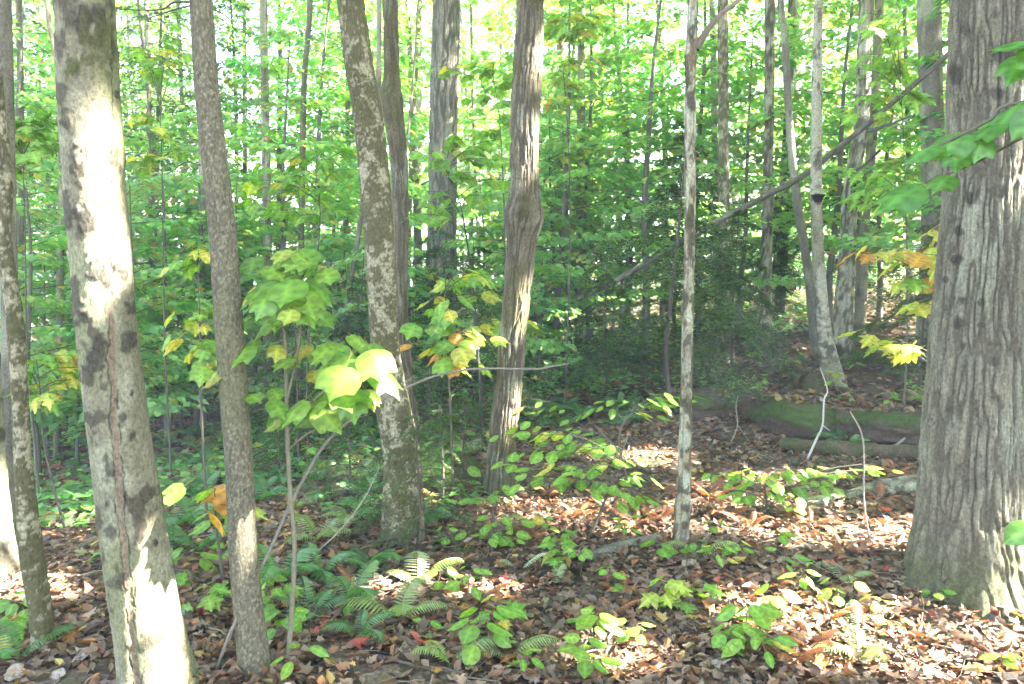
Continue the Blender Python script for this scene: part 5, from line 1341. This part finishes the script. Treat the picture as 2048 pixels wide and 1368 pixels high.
def litter(n, sampler, smin, smax, seed):
    g = np.random.default_rng(seed)
    x, y = sampler(n, g)
    acc = Acc()
    kp = fbm(x * 2.3, y * 2.3, 0, seed + 3, 3) + .28 * g.random(n) > .47
    x, y = x[kp], y[kp]; n = len(x)
    z = ground(x, y) + .010 + .034 * g.random(n)
    for j in range(6):
        m = (np.arange(n) % 6) == j
        tm = T_CURL[j] if seed == 61 else T_LOZ
        c = int(m.sum())
        a = g.random(c) * 6.283
        fw = np.stack([np.cos(a), np.sin(a), (g.random(c) - .45) * 1.0], 1)
        up = np.stack([(g.random(c) - .5) * 1.3, (g.random(c) - .5) * 1.3, np.ones(c)], 1)
        col = PAL[g.choice(len(PAL), c, p=PW / PW.sum())] * (.7 + .6 * g.random((c, 1)))
        col = .88 * (col * .84 + .16 * col.mean(1, keepdims=True)) * np.array([1.08, .98, .84])
        acc.add(*leaf_cloud(np.stack([x[m], y[m], z[m]], 1), fw, up, smin + (smax - smin) * g.random(c)**2.0, col, tm))
    return acc
def near_s(n, g):
    y = 2.3 + 5.2 * g.random(n)**1.3
    return (g.random(n) * 2 - 1) * (y * .68 + .3), y
def mid_s(n, g):
    y = 7.0 + 11 * g.random(n)**1.3
    return (g.random(n) * 2 - 1) * (y * .68 + .3), y
acc = litter(50000, near_s, .02, .072, 61)
lt = link('leaf_litter', acc.mesh('leaf_litter', M_LITTER))
tag(lt, 'brown and tan fallen leaves carpeting the near forest floor', 'leaf litter', kind='stuff')
acc = litter(22000, mid_s, .06, .11, 62)
lt = link('leaf_litter', acc.mesh('leaf_litter', M_LITTER))
tag(lt, 'brown fallen leaves carpeting the forest floor farther back', 'leaf litter', kind='stuff')
def banked():
    g = np.random.default_rng(66); a = Acc()
    for px, py, Y_, r in ((326, 0, Y_BEECH, .16), (512, 0, Y_GREY, .07), (806, 0, Y_BIRCH, .14), (1001, 0, Y_BURL, .13), (1360, 0, Y_SNAG, .06), (1930, 0, Y_BIG, .34), (84, 0, Y_LEFT, .06), (1664, 0, 8.0, .12)):
        n = int(70 + 260 * r); an = g.random(n) * 6.283; t = g.random(n)
        x = (px - 1024) / F * Y_ + np.cos(an) * (r + .16 * t); y = Y_ + np.sin(an) * (r + .16 * t)
        z = ground(x, y) + .015 + .06 * (1 - t)**2
        fw = np.stack([np.cos(an), np.sin(an), -.5 + .6 * g.random(n)], 1) + (g.random((n, 3)) - .5)
        up = np.stack([(g.random(n) - .5) * 1.2, (g.random(n) - .5) * 1.2, np.ones(n)], 1)
        col = .8 * PAL[g.choice(len(PAL), n, p=PW / PW.sum())] * (.7 + .6 * g.random((n, 1)))
        a.add(*leaf_cloud(np.stack([x, y, z], 1), fw, up, .03 + .05 * g.random(n), col, T_CURL[int(px) % 6]))
    n = 150; t = g.random(n)                     # leaves caught on the mossy log
    p = a0[None] + (a2 - a0)[None] * t[:, None] + np.array([0, .1, 0])
    p[:, 1] += (g.random(n) - .5) * .2; p[:, 2] = ground(p[:, 0], p[:, 1]) + .27 - .25 * g.random(n)**3
    fw = np.stack([g.random(n) - .5, g.random(n) - .5, (g.random(n) - .5) * .6], 1)
    col = .8 * PAL[g.choice(len(PAL), n, p=PW / PW.sum())] * (.7 + .6 * g.random((n, 1)))
    a.add(*leaf_cloud(p, fw, np.stack([(g.random(n) - .5), (g.random(n) - .5), np.ones(n)], 1), .04 + .04 * g.random(n), col, T_CURL[1]))
    return a
tag(link('leaf_litter', banked().mesh('leaf_litter', M_LITTER)), 'fallen leaves banked against the near trunks and caught on the mossy log', 'leaf litter', kind='stuff')
def stick_litter(n, seed):
    g = np.random.default_rng(seed)
    x, y = near_s(n, g)
    a = Acc()
    for i in range(n):
        L_ = .05 + .28 * g.random()**2; az = g.random() * 6.283; r = .0012 + .003 * g.random()**2
        d = np.array([math.cos(az), math.sin(az), 0]); s_ = np.array([-d[1], d[0], 0])
        t = np.array([-.5, -.1, .2, .5]); bend = (g.random(4) - .5) * .16 * L_
        p = np.array([x[i], y[i], 0]) + np.outer(t * L_, d) + np.outer(bend, s_)
        p[:, 2] = ground(p[:, 0], p[:, 1]) + .035 + .025 * g.random()
        k = .5 + .9 * g.random()
        a.add(*thin_tube(np.c_[p, r * np.array([1, .9, .8, .5])], 4, 6, np.array([.20, .155, .115]) * k))
    return a
tag(link('twig_litter', stick_litter(650, 64).mesh('twig_litter', M_TWIG, True)), 'small dead twigs strewn over the near leaf litter', 'twigs', kind='stuff')
# the fallen leaves that show largest, one by one
g = random.Random(15)
FC = [(.26, .19, .13), (.20, .13, .08), (.30, .23, .17), (.34, .15, .035), (.38, .19, .04), (.30, .12, .035), (.16, .10, .06), (.38, .28, .06), (.33, .05, .03), (.24, .10, .04)]
for i in range(290):
    py = 1050 + 330 * g.random()**.8; px = g.uniform(-10, 2060)
    if i > 200: py = g.uniform(880, 1080)
    p = gpt(px, py, .035)
    o = link('fallen_leaf', g.choice(LM['fallen']), ground_ob)
    a = g.uniform(0, 6.28)
    o.matrix_local = basis(p, np.array([math.cos(a), math.sin(a), g.uniform(-.25, .35)]), np.array([g.uniform(-.5, .5), g.uniform(-.7, .3), 1]), g.uniform(.045, .085))
    o.color = (*g.choice(FC), 1)
# low green ground cover far back
def cover():
    g = np.random.default_rng(90)
    n = 34000
    y = 5.2 + 24 * g.random(n)**1.2
    x = (g.random(n) * 2 - 1) * (y * .7 + .5)
    y = np.where((x > .02 * y) & (y < 8), y + 4, y)
    keep = fbm(x * .5, y * .5, 0, 71, 3) + .10 * (x < 0) > .47
    x, y = x[keep], y[keep]; n = len(x)
    z = ground(x, y) + .03 + .24 * g.random(n)**1.5 * np.clip((y - 3) / 6, .3, 1)
    a = g.random(n) * 6.283
    fw = np.stack([np.cos(a), np.sin(a), (g.random(n) - .6) * .8], 1)
    up = np.stack([(g.random(n) - .5) * .8, (g.random(n) - .5) * .8, np.ones(n)], 1)
    return leaf_cloud(np.stack([x, y, z], 1), fw, up, .05 + .06 * g.random(n), green_cols(n, g, .08, .02, -.3))
v, f, c = cover()
tag(link('undergrowth', mesh('undergrowth', v, f, M_LEAF, c)), 'low green seedlings covering the floor under the far trees', 'undergrowth', kind='stuff')

# ------------------------------------------------------------------ haze
def haze():
    v = [(x, y, z) for z in (-3.2, 22.5) for y in (-46, 146) for x in (-126, 126)]
    f = [(0, 2, 3, 1), (4, 5, 7, 6), (0, 1, 5, 4), (2, 6, 7, 3), (0, 4, 6, 2), (1, 3, 7, 5)]
    m, N, L = new_mat('haze_air')
    out = N.new('ShaderNodeOutputMaterial')
    p = N.new('ShaderNodeVolumePrincipled')
    p.inputs['Color'].default_value = (.88, .97, 1, 1)
    p.inputs['Density'].default_value = .005
    p.inputs['Anisotropy'].default_value = 0
    L.new(p.outputs[0], out.inputs['Volume'])
    o = link('haze', mesh('haze', np.array(v, float), np.array(f), m))
    tag(o, 'thin bright haze hanging between the trees', 'haze', kind='stuff')
haze()
